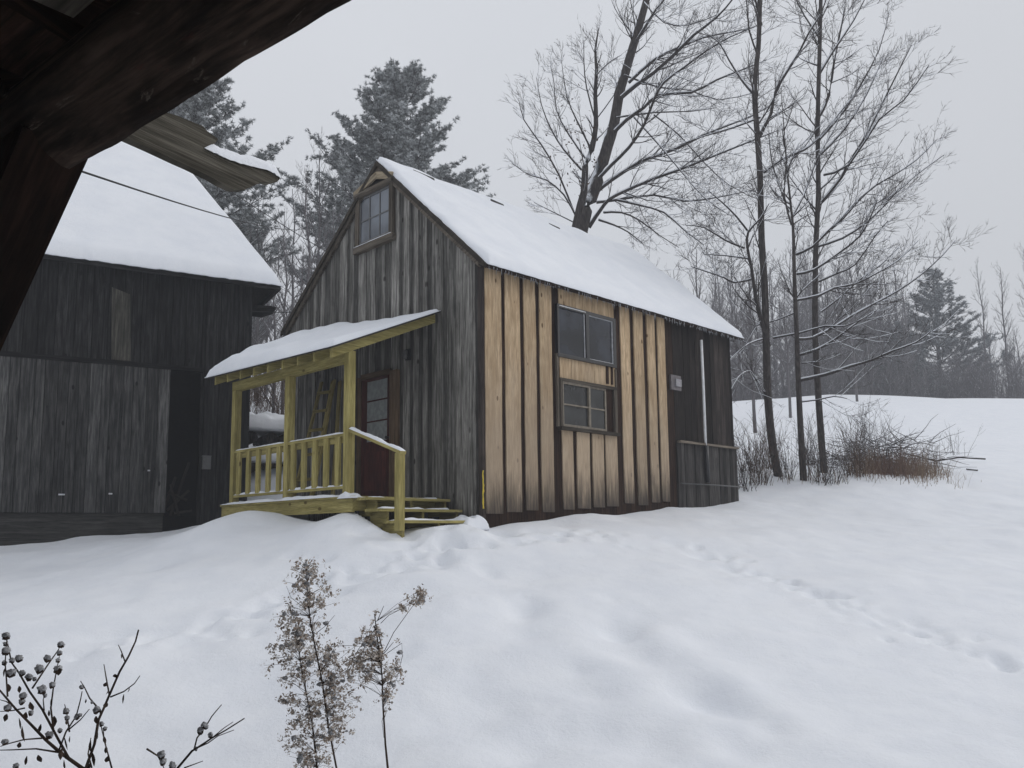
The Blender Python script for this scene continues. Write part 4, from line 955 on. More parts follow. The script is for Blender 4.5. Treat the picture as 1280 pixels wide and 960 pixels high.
# ---- the big leaning tree behind the cabin
D1 = 22.
def base_for(px, py_top, d): P = at(px, py_top, d); return np.array([P[0], P[1], gz(P[0], P[1]) - .1])
bs = at(722, 300, D1); base = np.array([bs[0] - .4, bs[1], gz(bs[0] - .4, bs[1]) - .1])
lt = empty('leaning_tree', base, label='large bare tree leaning right behind the cabin roof with snow along its trunk', cat='tree')
out = {}
tr = px_limb([(310, 920), (345, 800), (375, 720), (415, 580), (440, 500), (460, 380), (480, 310), (515, 190), (540, 110), (570, 0), (605, -120), (640, -300)], 3.2, 630, 0, D1, D1 + .6)
P = rel([base, (base + tr[0]) / 2 + np.array([-.1, 0, .3])] + tr, base)
limb(out, P, .185, .06, PAR, 0, 1.6, 1.0, .6)
PL = dict(PAR); PL['bias'] = Vector((-.5, 0, .7))
st2 = px_limb([(285, 915), (320, 770), (325, 670), (350, 600), (368, 500), (365, 380), (370, 280), (365, 200), (380, 110)], 3.2, 630, 0, D1 - .6, D1 - .2)
limb(out, rel([base + np.array([-.25, -.3, 0]), (base + st2[0]) / 2 + np.array([-.2, -.2, .2])] + st2, base), .12, .012, PL, 1, .9, 3.)
RL = [([(340, 910), (400, 820), (450, 780), (600, 715), (700, 680), (850, 620), (1000, 560), (1100, 520)], .075), ([(345, 750), (430, 660), (500, 590), (560, 500), (600, 400), (640, 330), (720, 270), (800, 210), (900, 150), (1020, 100)], .07),
      ([(380, 760), (430, 720), (540, 650), (620, 620), (700, 590), (800, 540), (900, 500), (1000, 460), (1100, 400)], .08), ([(440, 530), (490, 480), (560, 430), (620, 380), (750, 370), (850, 320), (950, 280), (1050, 240)], .075),
      ([(470, 390), (530, 340), (600, 290), (700, 200), (760, 140), (850, 70), (920, -10), (980, -100)], .085), ([(520, 180), (570, 100), (600, 50), (640, 0), (700, -80)], .06), ([(500, 330), (600, 240), (700, 190), (800, 150), (900, 130), (1000, 110)], .06),
      ([(370, 810), (450, 800), (600, 780), (720, 805), (850, 790), (1000, 760)], .055), ([(400, 850), (470, 850), (540, 880), (620, 940), (700, 990)], .045), ([(380, 880), (440, 900), (500, 930), (560, 980)], .045), ([(450, 800), (540, 820), (640, 850), (720, 920), (800, 980)], .045),
      ([(450, 470), (600, 450), (750, 445), (850, 430)], .035), ([(520, 470), (620, 580), (720, 700), (800, 790), (900, 860)], .03), ([(600, 460), (700, 540), (800, 650), (900, 740), (1020, 800)], .03), ([(560, 10), (640, 90), (740, 100), (850, 60)], .03), ([(480, 300), (620, 350), (740, 360), (860, 400), (1000, 370)], .035)]
for k, (pp_, r) in enumerate(RL): limb(out, rel(px_limb(pp_, 3.2, 630, 0, D1 + .1, D1 + random.uniform(-2.5, 2.5)), base), r * .68, .008, PAR, 1, 1.3, 5.)
for k, (pp_, r) in enumerate([([(290, 870), (240, 780), (170, 720), (100, 700), (30, 650)], .03), ([(310, 680), (240, 600), (190, 520), (150, 420), (130, 310)], .035), ([(280, 850), (220, 700), (150, 580), (80, 480), (60, 400)], .035), ([(365, 480), (330, 350), (320, 250), (320, 160)], .03),
                      ([(370, 300), (420, 250), (470, 220)], .02), ([(330, 640), (260, 540), (210, 440), (200, 330), (185, 260)], .03), ([(375, 470), (440, 380), (450, 330)], .02), ([(300, 900), (200, 850), (120, 810)], .02), ([(350, 600), (290, 480), (250, 380), (230, 240)], .03)]):
    limb(out, rel(px_limb(pp_, 3.2, 630, 0, D1 - .4, D1 - .4 + random.uniform(-1.8, 1.2)), base), r * .75, .006, PL, 1, .95, 7.)
finish(lt, out)
# a few clinging dead leaves
lv_, lf_, ltn = [], [], []
for i in range(170):
    c = at(630 + random.gauss(300, 50) / 3.2, random.gauss(600, 110) / 3.2, D1 - .5 + random.uniform(-1, 1)) - base; a = rv(); b = rv(); s = .045
    o_ = len(lv_); lv_ += [c - np.array(a) * s, c + np.array(b) * s * .5, c + np.array(a) * s, c - np.array(b) * s * .5]; lf_.append((o_, o_ + 1, o_ + 2, o_ + 3)); ltn += [random.random() * .3] * 4
mesh_np('leaves', np.array(lv_), np.array(lf_), MT['leaf'], lt, tone=ltn, smooth=False)

# ---- the three trunks right of the cabin
def hero(name_label, tpx, limbs, d, r0, seed, par=PAR, tdens=1.4, tl=1.6, taper=.6):
    random.seed(seed); b = march(*tpx[0], dmax=30) if False else at(*tpx[0], d)
    base = np.array([b[0], b[1], gz(b[0], b[1]) - .12]); root = empty('bare_tree', base, label=name_label, cat='tree', group='bare trees beside the cabin')
    out = {}; T = [base] + [at(x, y, d) for x, y in tpx]
    limb(out, rel(T, base), r0, .035, par, 0, tl, tdens, .35)
    o0 = out[0][0]; o0[1][:] = r0 * (1 - taper * np.linspace(0, 1, len(o0[1])) ** .9); o0[1][0] *= 1.25
    for pts, sc, ox_, oy_, r in limbs:
        limb(out, rel(px_limb(pts, sc, ox_, oy_, d, d + random.uniform(-2.5, 2.)), base), r * .78, .008, par, 1, 1.35, 5.2)
    finish(root, out); return root
R2, R3 = (3.2, 880, 0), (3.694, 880, 260)
hero('thickest of the three bare trunks, nearest the cabin corner, with a side stem', [(974, 600), (966, 560), (960, 500), (958, 440), (956, 360), (952, 300), (950, 220), (946, 160), (943, 110), (948, 60), (950, 0), (952, -80), (955, -170)],
     [([(222, 548), (240, 510), (270, 450), (285, 370), (330, 290), (380, 210), (420, 130), (470, 50), (500, -40)], *R2, .055), ([(240, 690), (320, 635), (400, 600), (450, 560), (520, 480), (600, 380)], *R2, .045), ([(200, 380), (150, 320), (100, 240), (60, 170), (0, 130)], *R2, .035),
      ([(300, 640), (270, 540), (240, 420), (220, 280), (200, 180), (205, 110), (260, 50), (300, -20)], *R3, .07), ([(215, 330), (140, 345), (90, 320), (0, 290), (-60, 270)], *R3, .03), ([(185, 185), (100, 150), (0, 90), (-80, 80)], *R3, .03), ([(205, 235), (100, 220), (0, 215)], *R3, .025),
      ([(320, 600), (450, 575), (560, 545), (650, 545), (760, 500)], *R3, .03), ([(270, 605), (200, 630), (120, 700)], *R3, .025), ([(285, 860), (230, 770), (200, 755), (160, 780), (120, 850)], *R3, .028), ([(230, 100), (200, -20), (160, -150), (120, -260)], *R2, .035), ([(225, 470), (120, 510), (0, 545), (-100, 580)], *R2, .03),
      ([(205, 110), (150, 40), (90, -20), (20, -80)], *R3, .03), ([(215, 220), (180, 120), (170, 0), (150, -100)], *R2, .03)], 19.4, .105, 11, taper=.62)
hero('slim middle one of the three bare trunks with long low snowy limbs', [(1004, 592), (1001, 540), (998, 480), (996, 420), (993, 350), (992, 300), (990, 270), (984, 215), (980, 160), (976, 110)],
     [([(445, 795), (560, 770), (680, 730), (780, 700), (870, 660), (980, 620), (1060, 560)], *R3, .05), ([(435, 680), (520, 655), (600, 610), (640, 580), (720, 520), (800, 470)], *R3, .04), ([(430, 605), (500, 600), (600, 550), (680, 500), (790, 440), (900, 380), (1000, 310), (1100, 220), (1160, 150)], *R3, .045),
      ([(430, 425), (530, 405), (600, 370), (700, 350), (800, 300), (900, 240), (990, 150)], *R3, .04), ([(425, 215), (500, 180), (570, 110), (640, 40), (700, -30)], *R3, .04), ([(430, 305), (510, 285), (620, 210), (720, 130), (770, 40), (800, -40)], *R3, .035), ([(450, 715), (520, 710), (560, 680)], *R3, .022), ([(450, 895), (530, 885), (600, 870), (660, 880)], *R3, .022),
      ([(340, 850), (300, 740), (270, 640), (260, 540)], *R2, .025), ([(350, 900), (320, 780), (330, 640), (310, 500)], *R2, .03), ([(430, 480), (330, 520), (240, 540)], *R3, .02), ([(350, 870), (400, 780), (450, 640), (520, 520), (560, 420)], *R2, .03)], 19.0, .086, 12, tdens=1.6, taper=.95)
hero('rightmost of the three bare trunks, its fine branches fanning to the right', [(1030, 590), (1026, 540), (1022, 480), (1019, 420), (1019, 360), (1020, 300), (1023, 240), (1022, 160), (1024, 80), (1026, 0), (1027, -80), (1030, -180)],
     [([(465, 460), (500, 380), (520, 250), (540, 150), (560, 50), (570, -50)], *R2, .05), ([(470, 810), (550, 710), (600, 620), (650, 540), (720, 400), (780, 280), (830, 180)], *R2, .045), ([(470, 950), (560, 870), (620, 800), (690, 740), (760, 700), (850, 640), (930, 560)], *R2, .04), ([(460, 560), (540, 470), (620, 350), (700, 200), (740, 50)], *R2, .04),
      ([(620, 950), (680, 820), (760, 780), (850, 700), (960, 620)], *R2, .02), ([(480, 700), (580, 660), (700, 480), (800, 400), (900, 260)], *R2, .035), ([(460, 500), (400, 590), (320, 640), (250, 690)], *R2, .02), ([(460, 300), (520, 200), (600, 80), (660, -40)], *R2, .035), ([(460, 150), (400, 60), (340, -60)], *R2, .03),
      ([(465, 620), (560, 520), (650, 380), (720, 220)], *R2, .035), ([(530, 340), (620, 300), (700, 260), (790, 130), (850, 60)], *R3, .03), ([(520, 180), (640, 140), (760, 60), (850, -30), (900, -90)], *R3, .035), ([(540, 480), (620, 420), (720, 330), (820, 260), (900, 180)], *R3, .03)], 20.2, .088, 13, tdens=1.8, taper=.6)
random.seed(21)

# ---- generic bare trees
def bare_proto(H, r0, spread, nlimb, par, name, upw=.8, start=.25):
    out = {}; base = Vector((0, 0, 0)); T = [Vector((0, 0, 0))]; n = 7
    for i in range(1, n): T.append(Vector((random.uniform(-.02, .02) * H * i / n, random.uniform(-.02, .02) * H * i / n, H * i / (n - 1))))
    out[0] = [(np.array([list(t) for t in T]), np.linspace(r0, r0 * .15, n))]
    for i in range(nlimb):
        t = start + (1 - start) * ((i + random.random()) / nlimb); f = t * (n - 1); j = min(int(f), n - 2); q = T[j].lerp(T[j + 1], f - j)
        az = random.uniform(0, 2 * math.pi); d = Vector((math.cos(az), math.sin(az), upw * random.uniform(.6, 1.4))).normalized()
        Lb = spread * (1.15 - .75 * t) * random.uniform(.7, 1.2)
        grow(out, q, d, Lb, r0 * (1 - .8 * t) * .5, 1, par)
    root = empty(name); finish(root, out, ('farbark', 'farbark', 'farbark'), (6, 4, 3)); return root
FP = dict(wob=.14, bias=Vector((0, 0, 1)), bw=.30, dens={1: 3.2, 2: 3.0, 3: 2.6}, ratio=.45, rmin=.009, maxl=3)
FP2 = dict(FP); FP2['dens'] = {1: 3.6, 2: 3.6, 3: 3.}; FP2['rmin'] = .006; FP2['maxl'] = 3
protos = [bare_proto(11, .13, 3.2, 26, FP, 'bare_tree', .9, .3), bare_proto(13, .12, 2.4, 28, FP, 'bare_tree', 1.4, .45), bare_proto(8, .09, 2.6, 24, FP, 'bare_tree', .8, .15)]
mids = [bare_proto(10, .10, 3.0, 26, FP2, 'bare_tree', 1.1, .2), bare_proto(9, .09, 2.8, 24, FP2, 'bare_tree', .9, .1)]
used = set()
def plant(src, px, d, s, label, group, cat='tree', ptop=None, H=None):
    P = at(px, 560, d); x, y = P[0], P[1]
    if id(src) in used: o = copy_tree(src)
    else: o = src; used.add(id(src))
    z = gz(x, y) - .1
    if ptop is not None: s = (at(px, ptop, d)[2] - z) / H
    o.location = (x, y, z); o.scale = (s * random.uniform(.85, 1.1), s * random.uniform(.85, 1.1), s); o.rotation_euler = (0, 0, random.uniform(0, 6.28)); tag(o, label, cat, group); return o
# named ones
plant(protos[1], 1242, 62, 1, 'tall thin bare tree standing alone right of the far conifer', 'far bare trees across the field', ptop=322, H=13)
plant(protos[1], 1268, 60, 1, 'thin bare tree at the right edge of the view beyond the field', 'far bare trees across the field', ptop=325, H=13)
plant(protos[1], 1300, 57, 1, 'bare tree just past the right edge whose twigs reach into view', 'far bare trees across the field', ptop=300, H=13)
# far woods: one mass of trees
k = 0
for i in range(92):
    px = random.uniform(895, 1150) if i < 76 else random.uniform(1195, 1330); d = random.uniform(53, 78)
    top_ = random.uniform(300, 385) if i < 76 else random.uniform(395, 450)
    src = random.choice([protos[0], protos[2], protos[0]]); H = {0: 11, 2: 8}[protos.index(src)]
    plant(src, px, d, 1, 'hazy bare tree in the far woods behind the snowy field', 'far woods across the field', ptop=top_, H=H)
for px, d, tp in ((945, 34, 330), (905, 38, 350), (1075, 46, 360), (880, 34, 300), (990, 40, 340), (850, 42, 330), (820, 38, 320)):
    plant(protos[0], px, d, 1, 'bare tree standing between the three trunks and the far woods', 'bare trees at the field edge', ptop=tp, H=11)
# trees seen between barn and cabin
gapl = [(352, 26, 250, 0, 'bare tree left of the pine with a forked top behind the cabin'), (395, 31, 165, 0, 'bare tree touching the left side of the tall pine'), (340, 24, 290, 1, 'slender bare tree rising beside the barn roof edge'), (372, 22, 300, 1, 'small bare tree close behind the left gable corner'),
        (318, 30, 235, 0, 'bare tree behind the snowy barn roof'), (380, 27, 200, 0, 'bare tree with arching limbs between the left gable edge and the tall pine'), (410, 24, 250, 1, 'short bare tree hugging the left slope of the gable'), (305, 27, 270, 1, 'low bare tree at the right end of the barn ridge'), (290, 33, 190, 1, 'bare tree under the tip of the broken plank'), (425, 34, 190, 1, 'bare tree just behind the gable peak'), (330, 36, 300, 0, 'thin bare tree deep in the gap between the buildings'), (362, 40, 220, 1, 'far bare tree behind the left gable corner')]
for px, d, tp, kk, lab in gapl:
    plant(mids[kk], px, d, 1, lab, 'bare trees behind the two buildings', ptop=tp, H=(10, 9)[kk])

# ---- pines
def pine(H, Rm, name, start=.12, nb=90, mat='needle', tuft=.16, dens=1., needles=9, label=None, top_pow=.75):
    root = empty(name); trunk = [(np.array([(0, 0, 0), (0, 0, H * .5), (.05, 0, H * .98)]), np.array([H * .016, H * .010, .02]))]
    br, tp = [], []
    for i in range(nb):
        t = start + (1 - start) * (i + random.random()) / nb; z = H * t
        az = random.uniform(0, 6.283); Lb = Rm * ((1 - t) ** top_pow) * random.uniform(.65, 1.15) + .25
        if random.random() < .10: Lb *= 1.3
        d = Vector((math.cos(az), math.sin(az), random.uniform(-.05, .35) + .5 * t)).normalized(); p = Vector((0, 0, z)); k = 6; pts = [p]
        dd = d
        for j in range(k - 1): dd = (dd + Vector((0, 0, .07)) + rv() * .10).normalized(); pts.append(pts[-1] + dd * Lb / (k - 1))
        br.append((np.array([list(q) for q in pts]), np.linspace(.045 * Lb / Rm + .015, .008, k)))
        nsb = int((Lb * 5 + 3) * dens)
        for s in range(nsb):
            f = random.uniform(.25, 1) * (k - 1); j = min(int(f), k - 2); q = pts[j].lerp(pts[j + 1], f - j); ax = (pts[j + 1] - pts[j]).normalized()
            sd = Vector((-ax.y, ax.x, random.uniform(-.3, .4))).normalized() * random.choice([-1, 1]); l = random.uniform(.3, .95) * (Lb * .28 + .15)
            e = (ax * .75 + sd * random.uniform(.2, 1) + Vector((0, 0, .15))).normalized() * l
            br.append((np.array([list(q), list(q + e * .5 + Vector((0, 0, -.02))), list(q + e)]), np.array([.012, .009, .005])))
            for w_ in range(max(2, int(l * 9 * dens))):
                c = q + e * random.uniform(.3, 1.05) + rv() * .07; tp.append((c, (e.normalized() * .7 + Vector((0, 0, .5)) + rv() * .35).normalized()))
    v, f = tubes_np(trunk, 8); mesh_np('trunk', v, f, MT['bark'], root)
    v, f = tubes_np(br, 3); mesh_np('limbs', v, f, MT['bark'], root)
    n = len(tp); c = np.array([list(a) for a, b in tp]); ax = np.array([list(b) for a, b in tp])
    NN = needles; cc = np.repeat(c, NN, 0); aa = np.repeat(ax, NN, 0); R1 = rng.normal(size=cc.shape); R1 /= np.linalg.norm(R1, axis=1, keepdims=True)
    dr = aa * .55 + R1 * .8; dr /= np.linalg.norm(dr, axis=1, keepdims=True); sd = np.cross(dr, rng.normal(size=cc.shape)); sd /= np.linalg.norm(sd, axis=1, keepdims=True)
    ln = tuft * rng.uniform(.6, 1.2, (len(cc), 1)); wd = tuft * .11
    vv = np.stack([cc - sd * wd, cc + sd * wd, cc + dr * ln], 1).reshape(-1, 3); ff = np.arange(len(vv)).reshape(-1, 3)
    frost = np.repeat(rng.random(n), NN); base_t = np.where(frost > .36, rng.uniform(.35, 1., len(cc)), rng.uniform(0, .22, len(cc))); base_t = base_t * np.clip(.55 + .6 * dr[:, 2], .1, 1)
    mesh_np('crown', vv, ff, MT[mat], root, tone=np.repeat(base_t, 3), smooth=False)
    return root
p1 = pine(17, 4.9, 'pine_tree', .25, 170, 'needle', .15, 1.5, 15, top_pow=.6)
used.add(id(p1))
def setpine(o, px, d, ptop, H, label, sx=1., group=None, rz=0.):
    P = at(px, 560, d); z = gz(P[0], P[1]) - .1; s = (at(px, ptop, d)[2] - z) / H
    o.location = (P[0], P[1], z); o.scale = (s * sx, s * sx, s); o.rotation_euler = (0, 0, rz); tag(o, label, 'pine tree', group)
setpine(p1, 500, 36, 56, 17, 'tall frosted pine rising behind the cabin gable', 1.22, None, 1.0)
o = copy_tree(p1); setpine(o, 196, 30, -10, 17, 'large pine behind the barn, partly hidden by the dark beam', 1.15, None, 2.6)
o = copy_tree(p1); setpine(o, 300, 42, 248, 17, 'smaller frosted pine behind the barn roof, seen under the broken plank', .62, None, 4.)
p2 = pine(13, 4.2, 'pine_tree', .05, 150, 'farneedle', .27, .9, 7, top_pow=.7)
setpine(p2, 1182, 66, 330, 13, 'dark conifer standing tallest in the hazy woods across the field', 1.15, None, .5)
o = copy_tree(p2); setpine(o, 1135, 58, 400, 13, 'low frosted conifer at the foot of the tall hazy conifer', 1.5, None, 2.)
o = copy_tree(p2); setpine(o, 1105, 74, 395, 13, 'hazy conifer behind the leftmost far woods', 1.2, None, 3.)
o = copy_tree(p2); setpine(o, 1165, 62, 455, 13, 'shortest frosted conifer by the far edge of the field', 1.6, None, 5.)

# ---- undergrowth at the foot of the far woods, one mass
def tangle(name, spots, nst, h, par_mat, r=.006, spread=.5, **k):
    """spots: list of (x, y, z) roots"""
    br = []
    for (x, y, z) in spots:
        for s in range(nst):
            az = random.uniform(0, 6.28); lean = random.uniform(0, spread); hh = h * random.uniform(.4, 1.1); p = Vector((x + random.gauss(0, .15), y + random.gauss(0, .15), z - .05)); d = Vector((math.cos(az) * lean, math.sin(az) * lean, 1)).normalized(); pts = [p]
            for j in range(4): d = (d + rv() * .16).normalized(); pts.append(pts[-1] + d * hh / 4)
            br.append((np.array([list(q) for q in pts]), np.linspace(r, r * .35, 5)))
            for c in range(int(hh * 5)):
                f = random.uniform(.3, 4); j = min(int(f), 3); q = pts[j].lerp(pts[j + 1], f - j); e = ((pts[j + 1] - pts[j]).normalized() + rv() * .8).normalized() * hh * random.uniform(.12, .35)
                br.append((np.array([list(q), list(q + e * .5 + rv() * .02), list(q + e)]), np.array([r * .5, r * .4, r * .25])))
    v, f = tubes_np(br, 3); return mesh_np(name, v, f, MT[par_mat], None, **k)
sp_ = []
for i in range(420):
    px = random.uniform(880, 1330); d = random.uniform(51.5, 72); P = at(px, 500, d); sp_.append((P[0], P[1], gz(P[0], P[1])))
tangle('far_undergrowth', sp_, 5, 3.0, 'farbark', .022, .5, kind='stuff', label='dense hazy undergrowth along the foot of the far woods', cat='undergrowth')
sp_ = []
for i in range(60):
    px = random.uniform(300, 375); d = random.uniform(21, 32); P = at(px, 500, d); sp_.append((P[0], P[1], gz(P[0], P[1])))
tangle('thicket', sp_, 5, 1.6, 'brush', .008, .5, kind='stuff', label='reddish brown thicket on the snowy bank between barn and cabin', cat='thicket')

# ---- brush right of the cabin
def shrub(px, py, label, h, nst, mat, r=.008, spread=.6, name='shrub'):
    P = gpt(px, py); br = tangle(name, [(0, 0, 0)] * 1, nst, h, mat, r, spread); br.location = P; tag(br, label, 'shrub', 'bare shrubs round the three trunks'); return br
for px, py, lab, h, n_, mt in [(925, 612, 'bare shrub against the dark end of the cabin', 1.3, 26, 'twig'), (950, 606, 'brown shrub in front of the thickest trunk', 1.5, 34, 'brush'), (985, 600, 'shrub between the thickest trunk and the middle trunk', 1.1, 26, 'twig'), (1018, 604, 'shrub in front of the middle trunk', 1.0, 26, 'brush'),
                           (1040, 606, 'shrub with one dark slanting stem at the foot of the rightmost trunk', 1.7, 24, 'twig'), (1068, 596, 'brown shrub left of the red brown grass', 1.3, 36, 'brush'), (1100, 585, 'tall thin shrub rising behind the brush pile', 1.7, 22, 'twig'), (1130, 588, 'low shrub in the middle of the brush pile', 1.0, 30, 'brush'), (1165, 584, 'low tan shrub at the right end of the brush pile', .9, 30, 'brush'), (1195, 570, 'thin sapling with curled leaves at the far right of the brush', 1.0, 9, 'twig'),
                           (960, 585, 'shrub behind the thickest trunk', 1.4, 30, 'brush'), (1010, 580, 'shrub behind the middle trunk', 1.4, 30, 'twig'), (935, 592, 'reddish shrub beside the cabin corner', 1.2, 34, 'brush'), (1075, 575, 'arching shrub behind the brown shrub', 1.5, 34, 'twig')]:
    shrub(px, py, lab, h * .95, int(n_ * 1.3), mt, .006)
# brush pile
random.seed(33)
c0 = gpt(1115, 583); bp = empty('brush_pile', c0, label='low pile of cut branches dusted with snow right of the three trunks', cat='brush pile')
br = []
for i in range(300):
    x = random.gauss(-.45, .75); x = max(-2.2, min(1.5, x)); a = random.gauss(.0, .35); l = random.uniform(.3, 1.1) * (1 - .15 * max(0, x)); hgt = .75 * (1 - (x / 2.3) ** 2)
    p = Vector((x, random.uniform(-.6, .6), random.uniform(.05, max(.1, hgt)) + x * .03)); d = Vector((math.cos(a) * random.choice([-1, 1]), random.uniform(-.8, .8), random.uniform(-.3, .7))).normalized(); pts = [p]
    for j in range(4): d = (d + rv() * .28).normalized(); pts.append(pts[-1] + d * l / 4)
    br.append((np.array([list(q) for q in pts]), np.linspace(random.uniform(.006, .015), .003, 5)))
v, f = tubes_np(br, 5); mesh_np('branches', v, f, MT['bark'], bp)
# dead grass
vv, tt = [], []
for i in range(2000):
    px = random.choice([random.gauss(1112, 26), random.gauss(1145, 26), random.uniform(920, 1190), random.gauss(1098, 30)]); py = random.gauss(586, 8) if 1060 < px < 1190 else random.uniform(588, 610)
    if px < 1060 and random.random() < .6: continue
    if i % 40 == 0 or i < 1: pass
    P = at(px, py, 19.2 + (600 - py) * .08); x, y = P[0], P[1]
    vv.append((x, y)); tt.append(px)
xy = np.array(vv); zz = ground(xy[:, 0], xy[:, 1]); n = len(xy); hh = rng.uniform(.15, .62, n) * np.where((np.array(tt) > 1070) & (np.array(tt) < 1165), 1., .6) * (1 + .5 * vnoise(xy[:, 0], xy[:, 1], .25, 4)); az = rng.uniform(0, 6.28, n); le = rng.uniform(0, 1.1, n)
b = np.stack([xy[:, 0], xy[:, 1], zz - .03], 1); tip = b + np.stack([np.cos(az) * le * hh, np.sin(az) * le * hh, hh], 1); sd = np.stack([np.cos(az + 1.57), np.sin(az + 1.57), 0 * az], 1) * .005; md = (b + tip) / 2 + np.stack([0 * az, 0 * az, hh * .12], 1)
V4 = np.stack([b - sd, b + sd, md + sd * .8, md - sd * .8, tip + sd * .2, tip - sd * .2], 1).reshape(-1, 3); i0 = np.arange(n)[:, None] * 6
F4 = np.concatenate([i0 + np.array([0, 1, 2, 3]), i0 + np.array([3, 2, 4, 5])])
red = np.clip(1 - np.abs(np.array(tt) - 1115) / 45., 0, 1); tn = np.clip(rng.uniform(.2, 1., n) - red * .7, 0, 1)
mesh_np('dead_grass', V4, F4, MT['grass'], None, tone=np.repeat(tn, 6), smooth=False, kind='stuff', label='reddish brown dead grass poking through snow by the brush pile', cat='grass')
for pts, lab, r in (([(1130, 566), (1170, 572), (1200, 570), (1232, 571)], 'long fallen branch lying on the snow at the right end of the brush', .03), ([(1208, 577), (1222, 579)], 'short dark stick lying on the snow under the fallen branch', .022)):
    P = [gpt(x, y + 8) + np.array([0, 0, .12 if r > .025 else .03]) for x, y in pts]; m = MB(); m.tube([p - P[0] for p in P], [r * (1 - .3 * i / len(P)) for i in range(len(P))], 7); o = m.build('fallen_branch', MT['bark'], None, label=lab, cat='branch'); o.location = P[0]

# ---- cables
def cable(a, b, sag, r, label):
    m = MB(); a, b = np.array(a), np.array(b); n = 24
    m.tube([(b - a) * i / n - np.array([0, 0, sag * 4 * (i / n) * (1 - i / n)]) for i in range(n + 1)], r, 5); o = m.build('cable', MT['cable'], None, label=label, cat='cable'); o.location = a; return o
cable(at(95, 212, 3.2), at(400, 280, 24), .20, .0045, 'black cable sagging across the snowy barn roof')
cable(at(215, 190, 19.5), at(470, 350, 30), .1, .012, 'thin cable running down from the barn peak towards the trees')
cable(at(300, 388, 17.2), at(380, 390, 17.2), .02, .008, 'level cable in the gap between barn and cabin')

# ================================================================ FOREGROUND WEEDS
random.seed(5)
def Wp(pts, sc, ox_, oy_, d, jit=.04):
    z = random.uniform(-jit, jit); return [at(ox_ + x / sc, oy_ + y / sc, d + z * i / len(pts)) for i, (x, y) in enumerate(pts)]
def blob(mb, c, r, fl=1., snow_top=False):
    nu, nv = 18, 12; vs = []; fs = []
    sd = random.random() * 50
    for i in range(nv + 1):
        th = math.pi * i / nv
        for j in range(nu):
            ph = 2 * math.pi * j / nu; dv_ = Vector((math.sin(th) * math.cos(ph), math.sin(th) * math.sin(ph), math.cos(th)))
            q = r * (1 + .40 * noise.noise(dv_ * 1.6 + Vector((sd, 0, 0))) + .28 * noise.noise(dv_ * 5 + Vector((sd, 0, 0)))); vs.append(np.array(c) + np.array((dv_.x * q, dv_.y * q, dv_.z * q * fl)))
    for i in range(nv):
        for j in range(nu): fs.append((i * nu + j, i * nu + (j + 1) % nu, (i + 1) * nu + (j + 1) % nu, (i + 1) * nu + j))
    mb.add(vs, fs, [(0, 0)] * len(vs), 1., True)
DW = 1.9
# seed-head weed, bottom left (crop scale 4, origin 0,760)
gb_ = at(400 / 4, 960 + 40, DW); wroot = np.array([gb_[0] + .05, gb_[1], gz(gb_[0], gb_[1]) - .05])
weed = empty('seedhead_weed', wroot, label='dark dead weed with round snow-capped seed heads in the bottom left corner', cat='weed')
W4 = (4., 0, 760)
stems = [([(420, 810), (300, 725), (230, 660), (150, 580), (80, 510), (0, 410)], .0042), ([(350, 760), (290, 650), (210, 510), (150, 420), (100, 330), (60, 270), (30, 150)], .003), ([(160, 400), (200, 340), (240, 280), (290, 210), (305, 170)], .0022), ([(40, 440), (35, 360), (25, 270), (35, 140)], .002), ([(290, 720), (180, 705), (60, 712), (0, 712)], .0022), ([(210, 650), (120, 655), (50, 675), (0, 690)], .002),
         ([(265, 610), (255, 500), (265, 400), (280, 320), (295, 240)], .0022), ([(430, 800), (470, 680), (490, 560), (520, 500), (550, 430), (600, 320), (640, 240), (680, 170), (692, 110)], .0036), ([(550, 445), (620, 415), (670, 375), (700, 340)], .002), ([(545, 440), (530, 350), (520, 280)], .002), ([(625, 270), (605, 220), (592, 185)], .0018), ([(500, 510), (450, 450), (420, 400), (402, 365)], .002),
         ([(560, 800), (530, 700), (510, 620), (500, 570)], .002), ([(290, 720), (330, 620), (380, 540), (400, 460), (410, 415)], .0022), ([(340, 610), (400, 560), (445, 505)], .0018), ([(120, 500), (60, 515), (0, 520)], .002), ([(80, 500), (30, 470), (0, 460)], .0016), ([(460, 800), (440, 730), (455, 650)], .0022), ([(220, 510), (218, 460), (222, 420)], .0015), ([(350, 620), (335, 520), (325, 480)], .0018), ([(560, 800), (540, 730), (520, 660), (515, 600)], .0018)]
m = MB()
for pts, r in stems:
    P = Wp(pts, *W4, DW, .15); m.tube([p - wroot + np.array([random.uniform(-1, 1), 0, random.uniform(-1, 1)]) * .0012 for p in P], np.linspace(r, r * .45, len(P)), 6)
m.tube([np.zeros(3), at(*(lambda q: (q[0] / 4, 760 + q[1] / 4))((430, 830)), DW) - wroot], .005, 6)
m.build('stems', MT['weed'], weed)
heads = [(30, 140, 24), (28, 180, 14), (30, 215, 26), (95, 252, 24), (60, 262, 18), (22, 275, 16), (237, 253, 23), (305, 183, 21), (298, 225, 16), (290, 262, 15), (290, 308, 26), (197, 305, 28), (55, 325, 28), (110, 325, 20), (145, 345, 22), (172, 355, 14), (210, 408, 28), (115, 440, 22), (110, 468, 20), (38, 500, 22), (262, 385, 19), (225, 438, 13), (247, 636, 24), (330, 515, 20), (335, 550, 16), (385, 545, 18), (300, 612, 15), (482, 510, 22), (408, 395, 14), (460, 472, 9), (508, 580, 15), (525, 603, 13), (25, 670, 20), (80, 790, 18), (155, 525, 16), (400, 535, 12)]
